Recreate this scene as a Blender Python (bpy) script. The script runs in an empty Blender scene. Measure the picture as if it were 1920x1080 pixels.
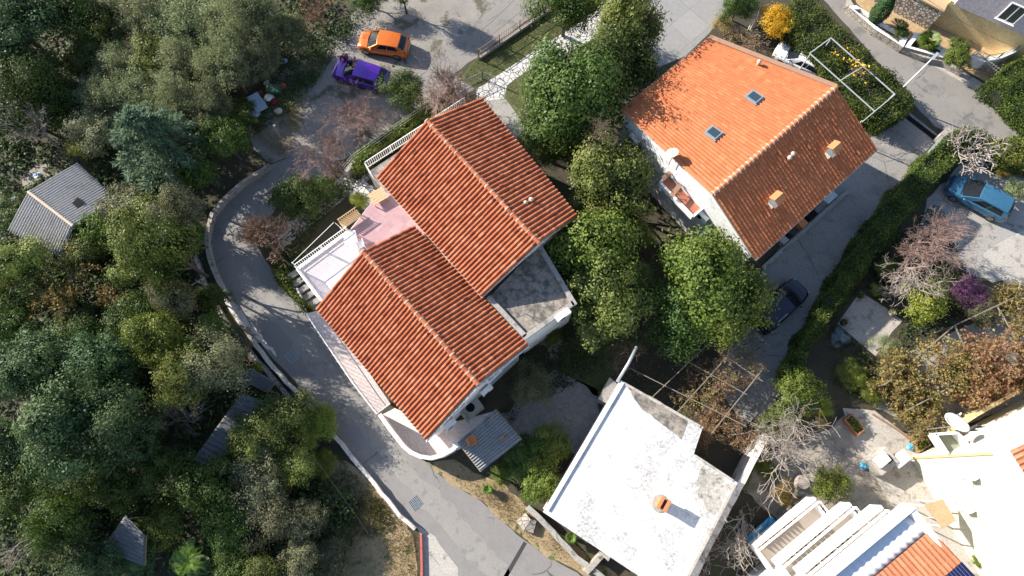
import bpy, math, random
import numpy as np
from mathutils import Vector
R_ = math.radians
SC = bpy.context.scene
COL = SC.collection
# ------------------------------------------------------------------ camera, sky, sun, exposure
CAM_H, TILT, FPX = 47.0, R_(15.7), 1280.0
cam = bpy.data.cameras.new("camera"); cam.lens = 24.0; cam.sensor_width = 36.0
cam.clip_start = 0.5; cam.clip_end = 2000
camo = bpy.data.objects.new("camera", cam); COL.objects.link(camo)
camo.location = (0, 0, CAM_H); camo.rotation_euler = (TILT, 0, 0)
SC.camera = camo
SUN_EL = R_(28); SUN_XY = Vector((-0.894, 0.447))
world = bpy.data.worlds.new("World"); SC.world = world; world.use_nodes = True
wn = world.node_tree.nodes; wl = world.node_tree.links
sky = wn.new("ShaderNodeTexSky"); sky.sky_type = 'NISHITA'; sky.sun_disc = False
sky.sun_elevation = SUN_EL; sky.sun_rotation = math.atan2(SUN_XY.x, SUN_XY.y)
sky.air_density = 1.0; sky.dust_density = 0.6
wl.new(sky.outputs[0], wn["Background"].inputs[0]); wn["Background"].inputs[1].default_value = 0.098
sl = bpy.data.lights.new("sun", 'SUN'); sl.energy = 4.6; sl.angle = R_(0.5); sl.color = (1.0, 0.93, 0.82)
so = bpy.data.objects.new("sun", sl); COL.objects.link(so)
ldir = Vector((-SUN_XY.x*math.cos(SUN_EL), -SUN_XY.y*math.cos(SUN_EL), -math.sin(SUN_EL)))
so.rotation_euler = ldir.to_track_quat('-Z', 'Y').to_euler(); so.location = (-60, 30, 60)
SC.view_settings.view_transform = 'Standard'; SC.view_settings.look = 'None'
SC.view_settings.exposure = 1.3; SC.view_settings.gamma = 1.0
try:
    SC.cycles.max_bounces = 6; SC.cycles.transparent_max_bounces = 8
except Exception: pass

def P(x, y, z=0.0):
    xc = (x-960)/FPX; yc = -(y-540)/FPX
    wy = yc*math.cos(TILT)+math.sin(TILT); wz = yc*math.sin(TILT)-math.cos(TILT)
    t = (CAM_H-z)/(-wz)
    return Vector((t*xc, t*wy, z))
def PL(pts, z=0.0): return [P(a, b, z) for a, b in pts]
def scale_at(x, y, z=0.0): return (P(x+1, y, z)-P(x, y, z)).length      # metres per photo pixel

# ------------------------------------------------------------------ object helpers
WT = {}
def tag(o, label=None, cat=None, group=None, kind=None):
    if label: o['label'] = label
    if cat: o['category'] = cat
    if group: o['group'] = group
    if kind: o['kind'] = kind
    return o
def thing(name, label, cat, loc=(0, 0, 0), rz=0.0, group=None):
    o = bpy.data.objects.new(name, None); COL.objects.link(o)
    o.empty_display_size = 0.3; o.location = loc; o.rotation_euler = (0, 0, rz)
    WT[o.name] = Vector(loc)
    return tag(o, label, cat, group)
def link(name, me, parent=None, local=False):
    o = bpy.data.objects.new(name, me); COL.objects.link(o)
    if parent:
        o.parent = parent
        pw = WT.get(parent.name, Vector((0, 0, 0)))
        if local: WT[o.name] = Vector((0, 0, 0))
        else:
            o.location = -pw; WT[o.name] = Vector((0, 0, 0))
    else: WT[o.name] = Vector((0, 0, 0))
    return o
class MB:
    def __init__(s): s.v = []; s.f = []; s.uv = []; s.mi = []
    def add(s, vs, fs, uvs=None, mi=0):
        b = len(s.v); s.v += [tuple(q) for q in vs]
        for i, f in enumerate(fs):
            s.f.append([b+k for k in f]); s.mi.append(mi)
            s.uv.append(uvs[i] if uvs else None)
        return s
    def poly(s, pts): return s.add(pts, [list(range(len(pts)))])
    def prism(s, pts, z0, z1, top=None):
        n = len(pts); a = [(p[0], p[1], z0) for p in pts]
        b = [(p[0], p[1], z1) for p in (top or pts)]
        if sum(pts[i][0]*pts[(i+1) % n][1]-pts[(i+1) % n][0]*pts[i][1] for i in range(n)) < 0:
            a.reverse(); b.reverse()
        fs = [list(range(n))[::-1], list(range(n, 2*n))]
        fs += [[i, (i+1) % n, n+(i+1) % n, n+i] for i in range(n)]
        return s.add(a+b, fs)
    def box(s, c, size, rz=0.0, tilt=None):
        hx, hy, hz = [q/2 for q in size]; cs, sn = math.cos(rz), math.sin(rz); vs = []
        for z in (-hz, hz):
            for x, y in ((-hx, -hy), (hx, -hy), (hx, hy), (-hx, hy)):
                p = Vector((x, y, z))
                if tilt: p.rotate(tilt)
                vs.append((c[0]+p.x*cs-p.y*sn, c[1]+p.x*sn+p.y*cs, c[2]+p.z))
        return s.add(vs, [[3, 2, 1, 0], [4, 5, 6, 7], [0, 1, 5, 4], [1, 2, 6, 5], [2, 3, 7, 6], [3, 0, 4, 7]])
    def bar(s, a, b, w, h=None, up=Vector((0, 0, 1))):
        a = Vector(a); b = Vector(b); h = h or w; d = (b-a).normalized()
        sd = d.cross(up)
        if sd.length < 1e-4: sd = d.cross(Vector((1, 0, 0)))
        sd.normalize(); u = sd.cross(d).normalized(); vs = []
        for p in (a, b):
            for i, j in ((-1, -1), (1, -1), (1, 1), (-1, 1)): vs.append(p+sd*(i*w/2)+u*(j*h/2))
        return s.add(vs, [[3, 2, 1, 0], [4, 5, 6, 7], [0, 1, 5, 4], [1, 2, 6, 5], [2, 3, 7, 6], [3, 0, 4, 7]])
    def tube(s, pts, r, n=8, r1=None, cap=True):
        pts = [Vector(p) for p in pts]; m = len(pts); vs = []; fs = []
        for i, p in enumerate(pts):
            d = (pts[min(i+1, m-1)]-pts[max(i-1, 0)]).normalized()
            sd = d.cross(Vector((0, 0, 1)))
            if sd.length < 1e-3: sd = Vector((1, 0, 0))
            sd.normalize(); u = sd.cross(d)
            rr = r if r1 is None else r+(r1-r)*i/max(1, m-1)
            for k in range(n):
                a = 2*math.pi*k/n; vs.append(p+(sd*math.cos(a)+u*math.sin(a))*rr)
        for i in range(m-1):
            for k in range(n):
                fs.append([i*n+k, i*n+(k+1) % n, (i+1)*n+(k+1) % n, (i+1)*n+k])
        if cap: fs += [list(range(n))[::-1], list(range((m-1)*n, m*n))]
        return s.add(vs, fs)
    def lathe(s, c, prof, n=16):
        vs = []; fs = []; m = len(prof)
        for r, z in prof:
            for k in range(n):
                a = 2*math.pi*k/n; vs.append((c[0]+r*math.cos(a), c[1]+r*math.sin(a), c[2]+z))
        for i in range(m-1):
            for k in range(n): fs.append([i*n+k, i*n+(k+1) % n, (i+1)*n+(k+1) % n, (i+1)*n+k])
        fs += [list(range(n))[::-1], list(range((m-1)*n, m*n))]
        return s.add(vs, fs)
    def ell(s, c, rad, n=12, m=7, rz=0.0):
        vs = []; fs = []; cs, sn = math.cos(rz), math.sin(rz)
        for i in range(m+1):
            t = math.pi*i/m
            for k in range(n):
                a = 2*math.pi*k/n
                x = rad[0]*math.sin(t)*math.cos(a); y = rad[1]*math.sin(t)*math.sin(a)
                vs.append((c[0]+x*cs-y*sn, c[1]+x*sn+y*cs, c[2]-rad[2]*math.cos(t)))
        for i in range(m):
            for k in range(n): fs.append([i*n+k, i*n+(k+1) % n, (i+1)*n+(k+1) % n, (i+1)*n+k])
        return s.add(vs, fs)
    def mesh(s, name, mat, smooth=False):
        me = bpy.data.meshes.new(name); me.from_pydata(s.v, [], s.f)
        for m_ in (mat if isinstance(mat, (list, tuple)) else [mat]): me.materials.append(m_)
        if any(s.mi): me.polygons.foreach_set('material_index', s.mi)
        if any(u is not None for u in s.uv):
            ul = me.uv_layers.new(name="UVMap"); k = 0
            for i, f in enumerate(s.f):
                for j in range(len(f)):
                    ul.data[k].uv = s.uv[i][j] if s.uv[i] else (0, 0); k += 1
        if smooth: me.polygons.foreach_set('use_smooth', [True]*len(s.f))
        me.update(); return me
    def build(s, name, mat, parent=None, smooth=False, local=False, bevel=0.0):
        o = link(name, s.mesh(name, mat, smooth), parent, local)
        if bevel:
            b = o.modifiers.new("bevel", 'BEVEL'); b.width = bevel; b.segments = 2; b.limit_method = 'ANGLE'
        return o

# ------------------------------------------------------------------ materials
def newmat(name):
    m = bpy.data.materials.new(name); m.use_nodes = True
    return m, m.node_tree, m.node_tree.nodes["Principled BSDF"]
def N(t, kind, **kw):
    n = t.nodes.new(kind)
    for k, v in kw.items():
        if k in n.inputs: n.inputs[k].default_value = v
        else: setattr(n, k, v)
    return n
def rgb(c): return (c[0], c[1], c[2], 1.0)
def hexlin(h):
    o = []
    for i in (0, 2, 4):
        c = int(h[i:i+2], 16)/255; o.append(c/12.92 if c <= .04045 else ((c+.055)/1.055)**2.4)
    return tuple(o)
def mixc(t, fac, a, b, blend='MIX'):
    n = t.nodes.new("ShaderNodeMix"); n.data_type = 'RGBA'; n.blend_type = blend
    for sock, val in ((n.inputs[0], fac), (n.inputs[6], a), (n.inputs[7], b)):
        if isinstance(val, bpy.types.NodeSocket): t.links.new(val, sock)
        elif isinstance(val, (int, float)): sock.default_value = val
        else: sock.default_value = rgb(val)
    return n.outputs[2]
def ramp(t, sock, stops):
    n = t.nodes.new("ShaderNodeValToRGB"); cr = n.color_ramp
    while len(cr.elements) > 1: cr.elements.remove(cr.elements[-1])
    for i, (p, c) in enumerate(stops):
        e = cr.elements[0] if i == 0 else cr.elements.new(p)
        e.position = p; e.color = rgb(c) if not isinstance(c, (int, float)) else (c, c, c, 1)
    t.links.new(sock, n.inputs[0]); return n.outputs[0]
def noise(t, co, scale, detail=4, rough=.55, out=0, dist=0.0):
    n = t.nodes.new("ShaderNodeTexNoise"); n.inputs["Scale"].default_value = scale
    n.inputs["Detail"].default_value = detail; n.inputs["Roughness"].default_value = rough
    n.inputs["Distortion"].default_value = dist
    t.links.new(co, n.inputs["Vector"]); return n.outputs[out]
def objco(t): return t.nodes.new("ShaderNodeTexCoord").outputs["Object"]
def bump(t, b, h, strength=.3, dist=.02):
    n = N(t, "ShaderNodeBump", Strength=strength, Distance=dist)
    t.links.new(h, n.inputs["Height"]); t.links.new(n.outputs[0], b.inputs["Normal"])
def ground(name, c0, c1, c2=None, big=.25, fine=9.0, rough=.9, spots=None, bstr=.4, bdist=.03, spot_scale=3.0, spot_lo=.55, spot_hi=.62):
    """mottled surface: wide patches of c0/c1, fine speckle, optional spots of c2"""
    m, t, b = newmat(name); co = objco(t)
    a = ramp(t, noise(t, co, big, 5, .6), [(.35, c0), (.65, c1)])
    f = noise(t, co, fine, 6, .7)
    col = mixc(t, .55, a, ramp(t, f, [(.25, tuple(q*.45 for q in c0)), (.5, tuple((p+q)/2 for p, q in zip(c0, c1))), (.78, tuple(min(1, q*1.5) for q in c1))]))
    if c2:
        s = ramp(t, noise(t, co, spot_scale, 6, .65), [(spot_lo, 0), (spot_hi, 1)])
        col = mixc(t, s, col, c2)
    t.links.new(col, b.inputs["Base Color"]); b.inputs["Roughness"].default_value = rough
    bump(t, b, f, bstr, bdist); return m
def plain(name, c, rough=.5, metal=0.0, var=.12, scale=6.0, coat=0.0, spec=.5):
    m, t, b = newmat(name); co = objco(t)
    nz = noise(t, co, scale, 5, .6)
    col = mixc(t, nz, tuple(q*(1-var) for q in c), tuple(min(1, q*(1+var)) for q in c))
    t.links.new(col, b.inputs["Base Color"]); b.inputs["Roughness"].default_value = rough
    b.inputs["Metallic"].default_value = metal; b.inputs["Coat Weight"].default_value = coat
    b.inputs["Coat Roughness"].default_value = .05
    b.inputs["Specular IOR Level"].default_value = spec
    return m
def leafmat(name, c1, c2, c3=None, rough=.5, trans=.3, spec=.22):
    m, t, b = newmat(name)
    uv = t.nodes.new("ShaderNodeTexCoord"); sp = t.nodes.new("ShaderNodeSeparateXYZ")
    t.links.new(uv.outputs["UV"], sp.inputs[0])
    stops = [(0, c1), (.6, c2), (1, c3 or c2)]
    col = ramp(t, sp.outputs[0], stops)
    oi = t.nodes.new("ShaderNodeObjectInfo")
    hsv = t.nodes.new("ShaderNodeHueSaturation")
    t.links.new(col, hsv.inputs["Color"])
    mr = N(t, "ShaderNodeMapRange"); mr.inputs[3].default_value = .8; mr.inputs[4].default_value = 1.3
    t.links.new(oi.outputs["Random"], mr.inputs[0]); t.links.new(mr.outputs[0], hsv.inputs["Value"])
    mh = N(t, "ShaderNodeMapRange"); mh.inputs[3].default_value = .485; mh.inputs[4].default_value = .515
    t.links.new(oi.outputs["Random"], mh.inputs[0]); t.links.new(mh.outputs[0], hsv.inputs["Hue"])
    t.links.new(hsv.outputs[0], b.inputs["Base Color"]); b.inputs["Roughness"].default_value = rough
    b.inputs["Specular IOR Level"].default_value = spec
    tr = t.nodes.new("ShaderNodeBsdfTranslucent"); t.links.new(hsv.outputs[0], tr.inputs[0])
    mx = t.nodes.new("ShaderNodeMixShader"); mx.inputs[0].default_value = trans
    t.links.new(b.outputs[0], mx.inputs[1]); t.links.new(tr.outputs[0], mx.inputs[2])
    t.links.new(mx.outputs[0], t.nodes["Material Output"].inputs[0]); return m
def tilemat(name, ca, cb, cc, dark, moss=.3):
    """clay tiles: one random tone per tile (UV cell), weathering noise on top"""
    m, t, b = newmat(name)
    uv = t.nodes.new("ShaderNodeTexCoord"); fl = N(t, "ShaderNodeVectorMath"); fl.operation = 'FLOOR'
    t.links.new(uv.outputs["UV"], fl.inputs[0])
    w = t.nodes.new("ShaderNodeTexWhiteNoise"); w.noise_dimensions = '2D'; t.links.new(fl.outputs[0], w.inputs["Vector"])
    col = ramp(t, w.outputs["Value"], [(0, dark), (.05, ca), (.5, cb), (.93, cc), (1, tuple(min(1, q*1.12) for q in cc))])
    co = uv.outputs["Object"]
    n1 = ramp(t, noise(t, co, 1.3, 6, .7), [(.42, 0), (.72, 1)])
    mn = N(t, "ShaderNodeMath"); mn.operation = 'MULTIPLY'; mn.inputs[1].default_value = moss
    t.links.new(n1, mn.inputs[0])
    col = mixc(t, mn.outputs[0], col, tuple(q*.5 for q in dark))
    n2 = ramp(t, noise(t, co, 14, 5, .7), [(.3, .75), (.7, 1.1)])
    col = mixc(t, 1.0, col, n2, 'MULTIPLY')
    n3 = ramp(t, noise(t, co, 5.5, 4, .6), [(.68, 0), (.78, .28)])
    col = mixc(t, n3, col, (.42, .33, .26))
    t.links.new(col, b.inputs["Base Color"]); b.inputs["Roughness"].default_value = .85
    b.inputs["Specular IOR Level"].default_value = .06
    return m
def paving(name, c0, c1, mortar, scale, width=.035, rnd=1.0):
    m, t, b = newmat(name); co = objco(t)
    dn = noise(t, co, 2.0, 2, .5, out=1)
    cv = mixc(t, .12, co, dn)
    v = N(t, "ShaderNodeTexVoronoi", Scale=scale); v.feature = 'DISTANCE_TO_EDGE'; v.inputs["Randomness"].default_value = rnd
    v2 = N(t, "ShaderNodeTexVoronoi", Scale=scale); v2.inputs["Randomness"].default_value = rnd
    t.links.new(cv, v.inputs["Vector"]); t.links.new(cv, v2.inputs["Vector"])
    sp = t.nodes.new("ShaderNodeSeparateColor"); t.links.new(v2.outputs["Color"], sp.inputs[0])
    stone = mixc(t, sp.outputs[0], c0, c1)
    stone = mixc(t, .3, stone, ramp(t, noise(t, co, 12, 5), [(.3, tuple(q*.6 for q in c0)), (.7, c1)]))
    mask = ramp(t, v.outputs["Distance"], [(width, 0), (width*2, 1)])
    col = mixc(t, mask, mortar, stone)
    t.links.new(col, b.inputs["Base Color"]); b.inputs["Roughness"].default_value = .85
    bump(t, b, mask, .5, .02); return m

M = {}
M['earth'] = ground('earth', (.035, .034, .018), (.075, .06, .035), (.03, .045, .014), .3, 6, spot_scale=1.2)
M['garden'] = ground('garden_soil', (.03, .028, .018), (.07, .055, .035), (.03, .05, .014), .5, 7, spot_scale=1.5)
M['asphalt'] = ground('asphalt', (.195, .184, .176), (.235, .222, .212), (.18, .17, .163), .35, 22, .85, spot_scale=.8, spot_lo=.5, spot_hi=.7, bstr=.25, bdist=.01)
M['asphalt_up'] = ground('asphalt_worn', (.19, .175, .165), (.245, .23, .21), (.15, .145, .14), .5, 18, .85, spot_scale=.7, bstr=.25, bdist=.01)
def cracked(m, col_mul, scale, width):
    t = m.node_tree; b = t.nodes["Principled BSDF"]; src = b.inputs["Base Color"].links[0].from_socket; co = objco(t)
    dn = noise(t, co, .9, 3, .6, out=1); cv = mixc(t, .35, co, dn)
    v = N(t, "ShaderNodeTexVoronoi", Scale=scale); v.feature = 'DISTANCE_TO_EDGE'; t.links.new(cv, v.inputs["Vector"])
    k = ramp(t, v.outputs["Distance"], [(0, 1), (width, 0)]); br = ramp(t, noise(t, co, .45, 3), [(.48, 0), (.6, 1)])
    mm = N(t, "ShaderNodeMath"); mm.operation = 'MULTIPLY'; t.links.new(k, mm.inputs[0]); t.links.new(br, mm.inputs[1])
    t.links.new(mixc(t, mm.outputs[0], src, col_mul), b.inputs["Base Color"])
cracked(M['asphalt'], (.06, .058, .056), .35, .012); cracked(M['asphalt_up'], (.07, .066, .06), .4, .012)
M['worn'] = ground('worn_asphalt', (.225, .212, .197), (.27, .255, .235), (.195, .185, .175), .6, 20, .9, spot_scale=1.5, bstr=.25, bdist=.01)
M['patch'] = ground('asphalt_patch', (.13, .125, .125), (.17, .165, .16), None, .6, 22, .85, bstr=.25, bdist=.01)
M['tar'] = plain('tar', (.035, .035, .035), .7)
M['gravel'] = ground('gravel', (.17, .155, .14), (.33, .30, .27), (.10, .095, .065), .4, 14, spot_scale=.5, bstr=.8, bdist=.05)
M['concrete'] = ground('concrete', (.25, .235, .22), (.34, .325, .30), (.17, .16, .145), .5, 9, spot_scale=1.1, bstr=.2, bdist=.01)
M['concrete_d'] = ground('driveway_concrete', (.20, .19, .18), (.28, .265, .25), (.13, .12, .11), .4, 8, spot_scale=.8, spot_lo=.5, spot_hi=.75, bstr=.25, bdist=.01)
M['concrete_l'] = ground('pale_concrete', (.33, .30, .27), (.42, .39, .35), (.24, .215, .19), .6, 9, spot_scale=1.4, bstr=.2, bdist=.01)
M['yard'] = ground('brown_yard', (.23, .20, .165), (.32, .28, .235), (.15, .125, .10), .6, 8, spot_scale=1.3, spot_lo=.5, spot_hi=.7, bstr=.3, bdist=.02)
M['stain'] = ground('stained_roof', (.16, .14, .12), (.36, .31, .26), (.09, .085, .075), .7, 6, spot_scale=2.0, spot_lo=.45, spot_hi=.62, bstr=.3, bdist=.02)
M['tan'] = ground('tan_paving', (.36, .25, .14), (.45, .32, .19), None, .7, 12, bstr=.2, bdist=.01)
M['lawn'] = ground('lawn', (.05, .07, .018), (.10, .105, .035), (.16, .13, .06), .8, 16, spot_scale=2.2, bstr=.7, bdist=.05)
M['verge'] = ground('dry_verge', (.24, .17, .09), (.36, .27, .16), (.10, .11, .035), .6, 9, spot_scale=1.3, bstr=.8, bdist=.05)
M['crazy'] = paving('crazy_paving', (.50, .48, .46), (.64, .61, .59), (.10, .10, .11), 2.5, .03)
M['crazy2'] = paving('crazy_paving_worn', (.42, .38, .35), (.56, .52, .48), (.07, .065, .06), 2.4, .03)
M['stonewall'] = paving('rubble_stone', (.30, .26, .22), (.46, .42, .37), (.12, .10, .085), 3.2, .03)
M['pebble'] = paving('pebble_cladding', (.50, .45, .41), (.64, .60, .55), (.18, .14, .10), 4.2, .09)
M['garden_pave'] = paving('garden_slabs', (.21, .20, .19), (.26, .245, .23), (.15, .14, .125), 2.2, .015)
M['wallband'] = ground('old_wall', (.25, .23, .20), (.40, .36, .32), (.10, .09, .07), .8, 7, spot_scale=2.2)
M['wallwhite'] = ground('limewash_wall', (.5, .46, .43), (.66, .61, .57), (.3, .27, .24), .8, 7, spot_scale=2)
M['plaster'] = ground('white_plaster', (.66, .66, .66), (.76, .76, .75), (.56, .55, .53), .4, 5, bstr=.1, bdist=.01, spot_scale=.9)
M['plaster_pink'] = ground('pale_plaster', (.60, .53, .50), (.70, .63, .60), None, .5, 6, bstr=.1, bdist=.01)
M['yellow'] = ground('yellow_render', (.62, .575, .43), (.68, .635, .50), None, .4, 5, bstr=.08, bdist=.01)
M['ochre'] = ground('ochre_render', (.52, .40, .20), (.60, .47, .25), None, .4, 5, bstr=.08, bdist=.01)
M['lavender'] = ground('lilac_render', (.42, .37, .40), (.50, .45, .47), None, .4, 5, bstr=.08, bdist=.01)
M['white'] = plain('white_paint', (.78, .77, .76), .55, var=.06)
M['cream'] = plain('cream_paint', (.62, .52, .42), .6)
M['steel'] = plain('galvanised', (.5, .52, .53), .4, .6)
M['greymetal'] = plain('grey_metal', (.30, .32, .33), .45, .5)
M['rust'] = plain('rusty_mesh', (.26, .15, .10), .8, var=.3)
M['wood'] = plain('wood', (.30, .19, .10), .7, var=.25, scale=12)
M['woodpale'] = plain('pale_wood', (.50, .34, .18), .65, var=.25, scale=12)
M['pole'] = plain('weathered_pole', (.21, .18, .14), .85, var=.3, scale=9)
M['bark'] = plain('bark', (.10, .075, .055), .9, var=.35, scale=8)
M['barkpale'] = plain('pale_bark', (.29, .25, .22), .85, var=.3, scale=9)
M['twigpink'] = plain('pink_twigs', (.22, .145, .125), .85, var=.25, scale=3)
M['twiggrey'] = plain('grey_twigs', (.22, .185, .16), .85, var=.3, scale=3)
M['twigtan'] = plain('tan_twigs', (.25, .165, .11), .85, var=.3, scale=3)
M['twigred'] = plain('red_brown_twigs', (.24, .13, .09), .85, var=.3, scale=3)
M['vine'] = plain('vine_canes', (.19, .125, .085), .85, var=.3, scale=5)
M['black'] = plain('black', (.012, .012, .013), .85, spec=.1)
M['rubber'] = plain('rubber', (.02, .02, .021), .75)
M['brick'] = plain('orange_brick', (.50, .19, .07), .8, var=.25, scale=10)
M['terracotta'] = plain('terracotta_pot', (.42, .17, .08), .8, var=.2)
M['mortar'] = plain('lime_mortar', (.50, .40, .32), .9, var=.25, scale=6)
cracked(M['concrete_d'], (.07, .066, .06), .28, .01); cracked(M['concrete'], (.09, .085, .08), .4, .01); cracked(M['stain'], (.05, .045, .04), .6, .012)
M['shadetile'] = None
def tiles_mat(name, c0, c1, grout, size, rz):
    m, t, b = newmat(name); co = objco(t)
    mp = N(t, "ShaderNodeMapping"); mp.inputs["Rotation"].default_value = (0, 0, rz); t.links.new(co, mp.inputs[0])
    br = N(t, "ShaderNodeTexBrick", Scale=1.0); br.offset = 0.0
    for k, v in (("Brick Width", size), ("Row Height", size), ("Mortar Size", .012), ("Bias", 0.0)): br.inputs[k].default_value = v
    br.inputs["Color1"].default_value = rgb(c0); br.inputs["Color2"].default_value = rgb(c1); br.inputs["Mortar"].default_value = rgb(grout)
    t.links.new(mp.outputs[0], br.inputs["Vector"])
    col = mixc(t, .25, br.outputs[0], ramp(t, noise(t, co, 3, 5), [(.3, tuple(q*.6 for q in c0)), (.7, c1)]))
    t.links.new(col, b.inputs["Base Color"]); b.inputs["Roughness"].default_value = .45; return m
M['shadetile'] = tiles_mat('shaded_floor_tiles', (.36, .215, .235), (.45, .29, .31), (.32, .20, .20), .55, R_(40))
M['paletile'] = tiles_mat('pale_floor_tiles', (.58, .52, .54), (.66, .60, .62), (.5, .44, .45), .4, R_(40))
M['slab'] = tiles_mat('concrete_slabs', (.26, .25, .24), (.31, .30, .29), (.10, .10, .10), 2.2, R_(-42))
M['redtile'] = tiles_mat('red_floor_tiles', (.34, .12, .07), (.42, .16, .10), (.25, .09, .06), .3, R_(40))
M['tanbrick'] = tiles_mat('tan_pavers', (.40, .28, .15), (.48, .34, .20), (.26, .18, .10), .35, R_(-32))
M['tileA'] = tilemat('old_clay_tiles', (.335, .10, .05), (.40, .132, .065), (.45, .168, .09), (.22, .07, .042), .2)
M['tileC'] = tilemat('newer_clay_tiles', (.47, .155, .068), (.495, .17, .076), (.515, .19, .09), (.43, .14, .065), .03)
M['tileE'] = tilemat('orange_roof_tiles', (.46, .17, .09), (.50, .19, .10), (.53, .22, .12), (.42, .15, .08), .08)
def corrugated(name, c, metal=0.0, lichen=(.12, .11, .09)):
    return ground(name, tuple(q*.8 for q in c), c, lichen, .8, 8, .75, spot_scale=1.6, spot_lo=.56, spot_hi=.72, bstr=.1, bdist=.005)
M['asbestos'] = corrugated('fibre_cement', (.46, .445, .43), lichen=(.26, .25, .23))
M['corr_grey'] = corrugated('corrugated_grey', (.24, .245, .25))
M['corr_shaded'] = corrugated('corrugated_shaded', (.12, .125, .135))  # darker copy of the corrugated grey, tree shade put into the colour
M['corr_white'] = plain('white_metal_sheet', (.66, .70, .74), .4, .1)
def glass(name, c=(.012, .015, .018), rough=.04):
    m, t, b = newmat(name); b.inputs["Base Color"].default_value = rgb(c); b.inputs["Roughness"].default_value = rough
    b.inputs["Specular IOR Level"].default_value = .35
    nz = noise(t, objco(t), 1.5, 2); h = N(t, "ShaderNodeBump", Strength=.03, Distance=.02)
    t.links.new(nz, h.inputs["Height"]); t.links.new(h.outputs[0], b.inputs["Normal"]); return m
M['glass'] = glass('dark_glass'); M['skyglass'] = glass('skylight_glass', (.03, .05, .07))
M['paleglass'] = glass('awning_glass', (.20, .22, .18), .25)
M['shutter'] = plain('dark_green_shutter', (.045, .06, .05), .5)
L = {}
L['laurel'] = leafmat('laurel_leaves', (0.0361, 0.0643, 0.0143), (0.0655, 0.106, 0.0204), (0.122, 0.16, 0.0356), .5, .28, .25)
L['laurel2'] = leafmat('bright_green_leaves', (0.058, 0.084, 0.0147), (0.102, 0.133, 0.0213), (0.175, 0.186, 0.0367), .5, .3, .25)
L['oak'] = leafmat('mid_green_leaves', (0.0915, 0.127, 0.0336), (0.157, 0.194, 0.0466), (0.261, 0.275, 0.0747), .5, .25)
L['olive'] = leafmat('grey_green_leaves', (0.125, 0.149, 0.0725), (0.204, 0.23, 0.112), (0.318, 0.315, 0.173), .5, .3)
L['pine'] = leafmat('dense_dark_needles', (0.0398, 0.0766, 0.0319), (0.0752, 0.128, 0.0493), (0.137, 0.191, 0.0725), .55, .25)
L['cedar'] = leafmat('blue_green_needles', (0.0536, 0.092, 0.052), (0.0893, 0.141, 0.0769), (0.152, 0.201, 0.108), .55, .25)
L['lime'] = leafmat('yellow_green_leaves', (0.13, 0.168, 0.024), (0.22, 0.252, 0.036), (0.35, 0.348, 0.072), .5, .3)
L['shrub'] = leafmat('shrub_leaves', (0.0665, 0.1, 0.0171), (0.133, 0.174, 0.0314), (0.244, 0.25, 0.0499), .5, .25)
L['grey'] = leafmat('dusty_grey_green_leaves', (0.093, 0.102, 0.0533), (0.158, 0.161, 0.0838), (0.242, 0.229, 0.129), .6, .2)
L['gold'] = leafmat('golden_leaves', (.42, .22, .015), (.58, .34, .02), (.68, .45, .04), .5, .3)
L['autumn'] = leafmat('autumn_leaves', (.13, .12, .025), (.24, .18, .04), (.28, .16, .04), .55, .3)
L['vine'] = leafmat('turning_vine_leaves', (.24, .095, .06), (.29, .17, .08), (.25, .23, .09), .6, .3)
L['vinegreen'] = leafmat('yellowing_vine_leaves', (.15, .16, .045), (.27, .23, .07), (.31, .19, .085), .55, .3)
L['purple'] = leafmat('magenta_bracts', (.08, .09, .04), (.19, .08, .17), (.27, .10, .24), .6, .3)
L['palm'] = leafmat('palm_fronds', (0.0778, 0.144, 0.024), (0.13, 0.228, 0.036), (0.259, 0.348, 0.084), .4, .25, .5)
L['darkpalm'] = leafmat('dark_fronds', (0.0259, 0.06, 0.0216), (0.0518, 0.096, 0.0336), (0.0907, 0.144, 0.048), .4, .2)
L['hedge'] = leafmat('hedge_leaves', (0.0314, 0.0607, 0.0115), (0.0641, 0.101, 0.0173), (0.121, 0.155, 0.0288), .55, .25, .2)
L['cypress'] = leafmat('cypress_scales', (0.0156, 0.042, 0.012), (0.0259, 0.06, 0.0168), (0.0389, 0.078, 0.0216), .6, .1)
L['dry'] = leafmat('dry_grass', (.20, .15, .06), (.34, .26, .12), (.13, .14, .04), .8, .2)
L['grass'] = leafmat('grass_blades', (0.0648, 0.09, 0.018), (0.117, 0.138, 0.036), (0.22, 0.192, 0.072), .7, .25)
L['under'] = leafmat('undergrowth', (0.0235, 0.0435, 0.0145), (0.047, 0.0725, 0.0232), (0.094, 0.116, 0.0362), .6, .2)
L['blue'] = leafmat('blue_grey_leaves', (.16, .22, .26), (.22, .30, .34), (.30, .36, .38), .6, .2)
# ------------------------------------------------------------------ foliage generators
def quads_mesh(name, V, rnd, mat):
    """V (n,4,3) quads, one random value per quad stored in the UV"""
    n = len(V); me = bpy.data.meshes.new(name)
    me.vertices.add(n*4); me.loops.add(n*4); me.polygons.add(n)
    me.vertices.foreach_set('co', np.ascontiguousarray(V, dtype=np.float32).ravel())
    me.loops.foreach_set('vertex_index', np.arange(n*4, dtype=np.int32))
    me.polygons.foreach_set('loop_start', np.arange(0, n*4, 4, dtype=np.int32))
    try: me.polygons.foreach_set('loop_total', np.full(n, 4, dtype=np.int32))
    except Exception: pass
    uv = me.uv_layers.new(name="UVMap")
    u = np.repeat(rnd, 4); uv.data.foreach_set('uv', np.stack([u, np.full(n*4, .5)], 1).astype(np.float32).ravel())
    me.materials.append(mat); me.update(calc_edges=True); me.validate(); return me
def nrm(a): return a/np.maximum(1e-6, np.linalg.norm(a, axis=-1, keepdims=True))
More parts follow.
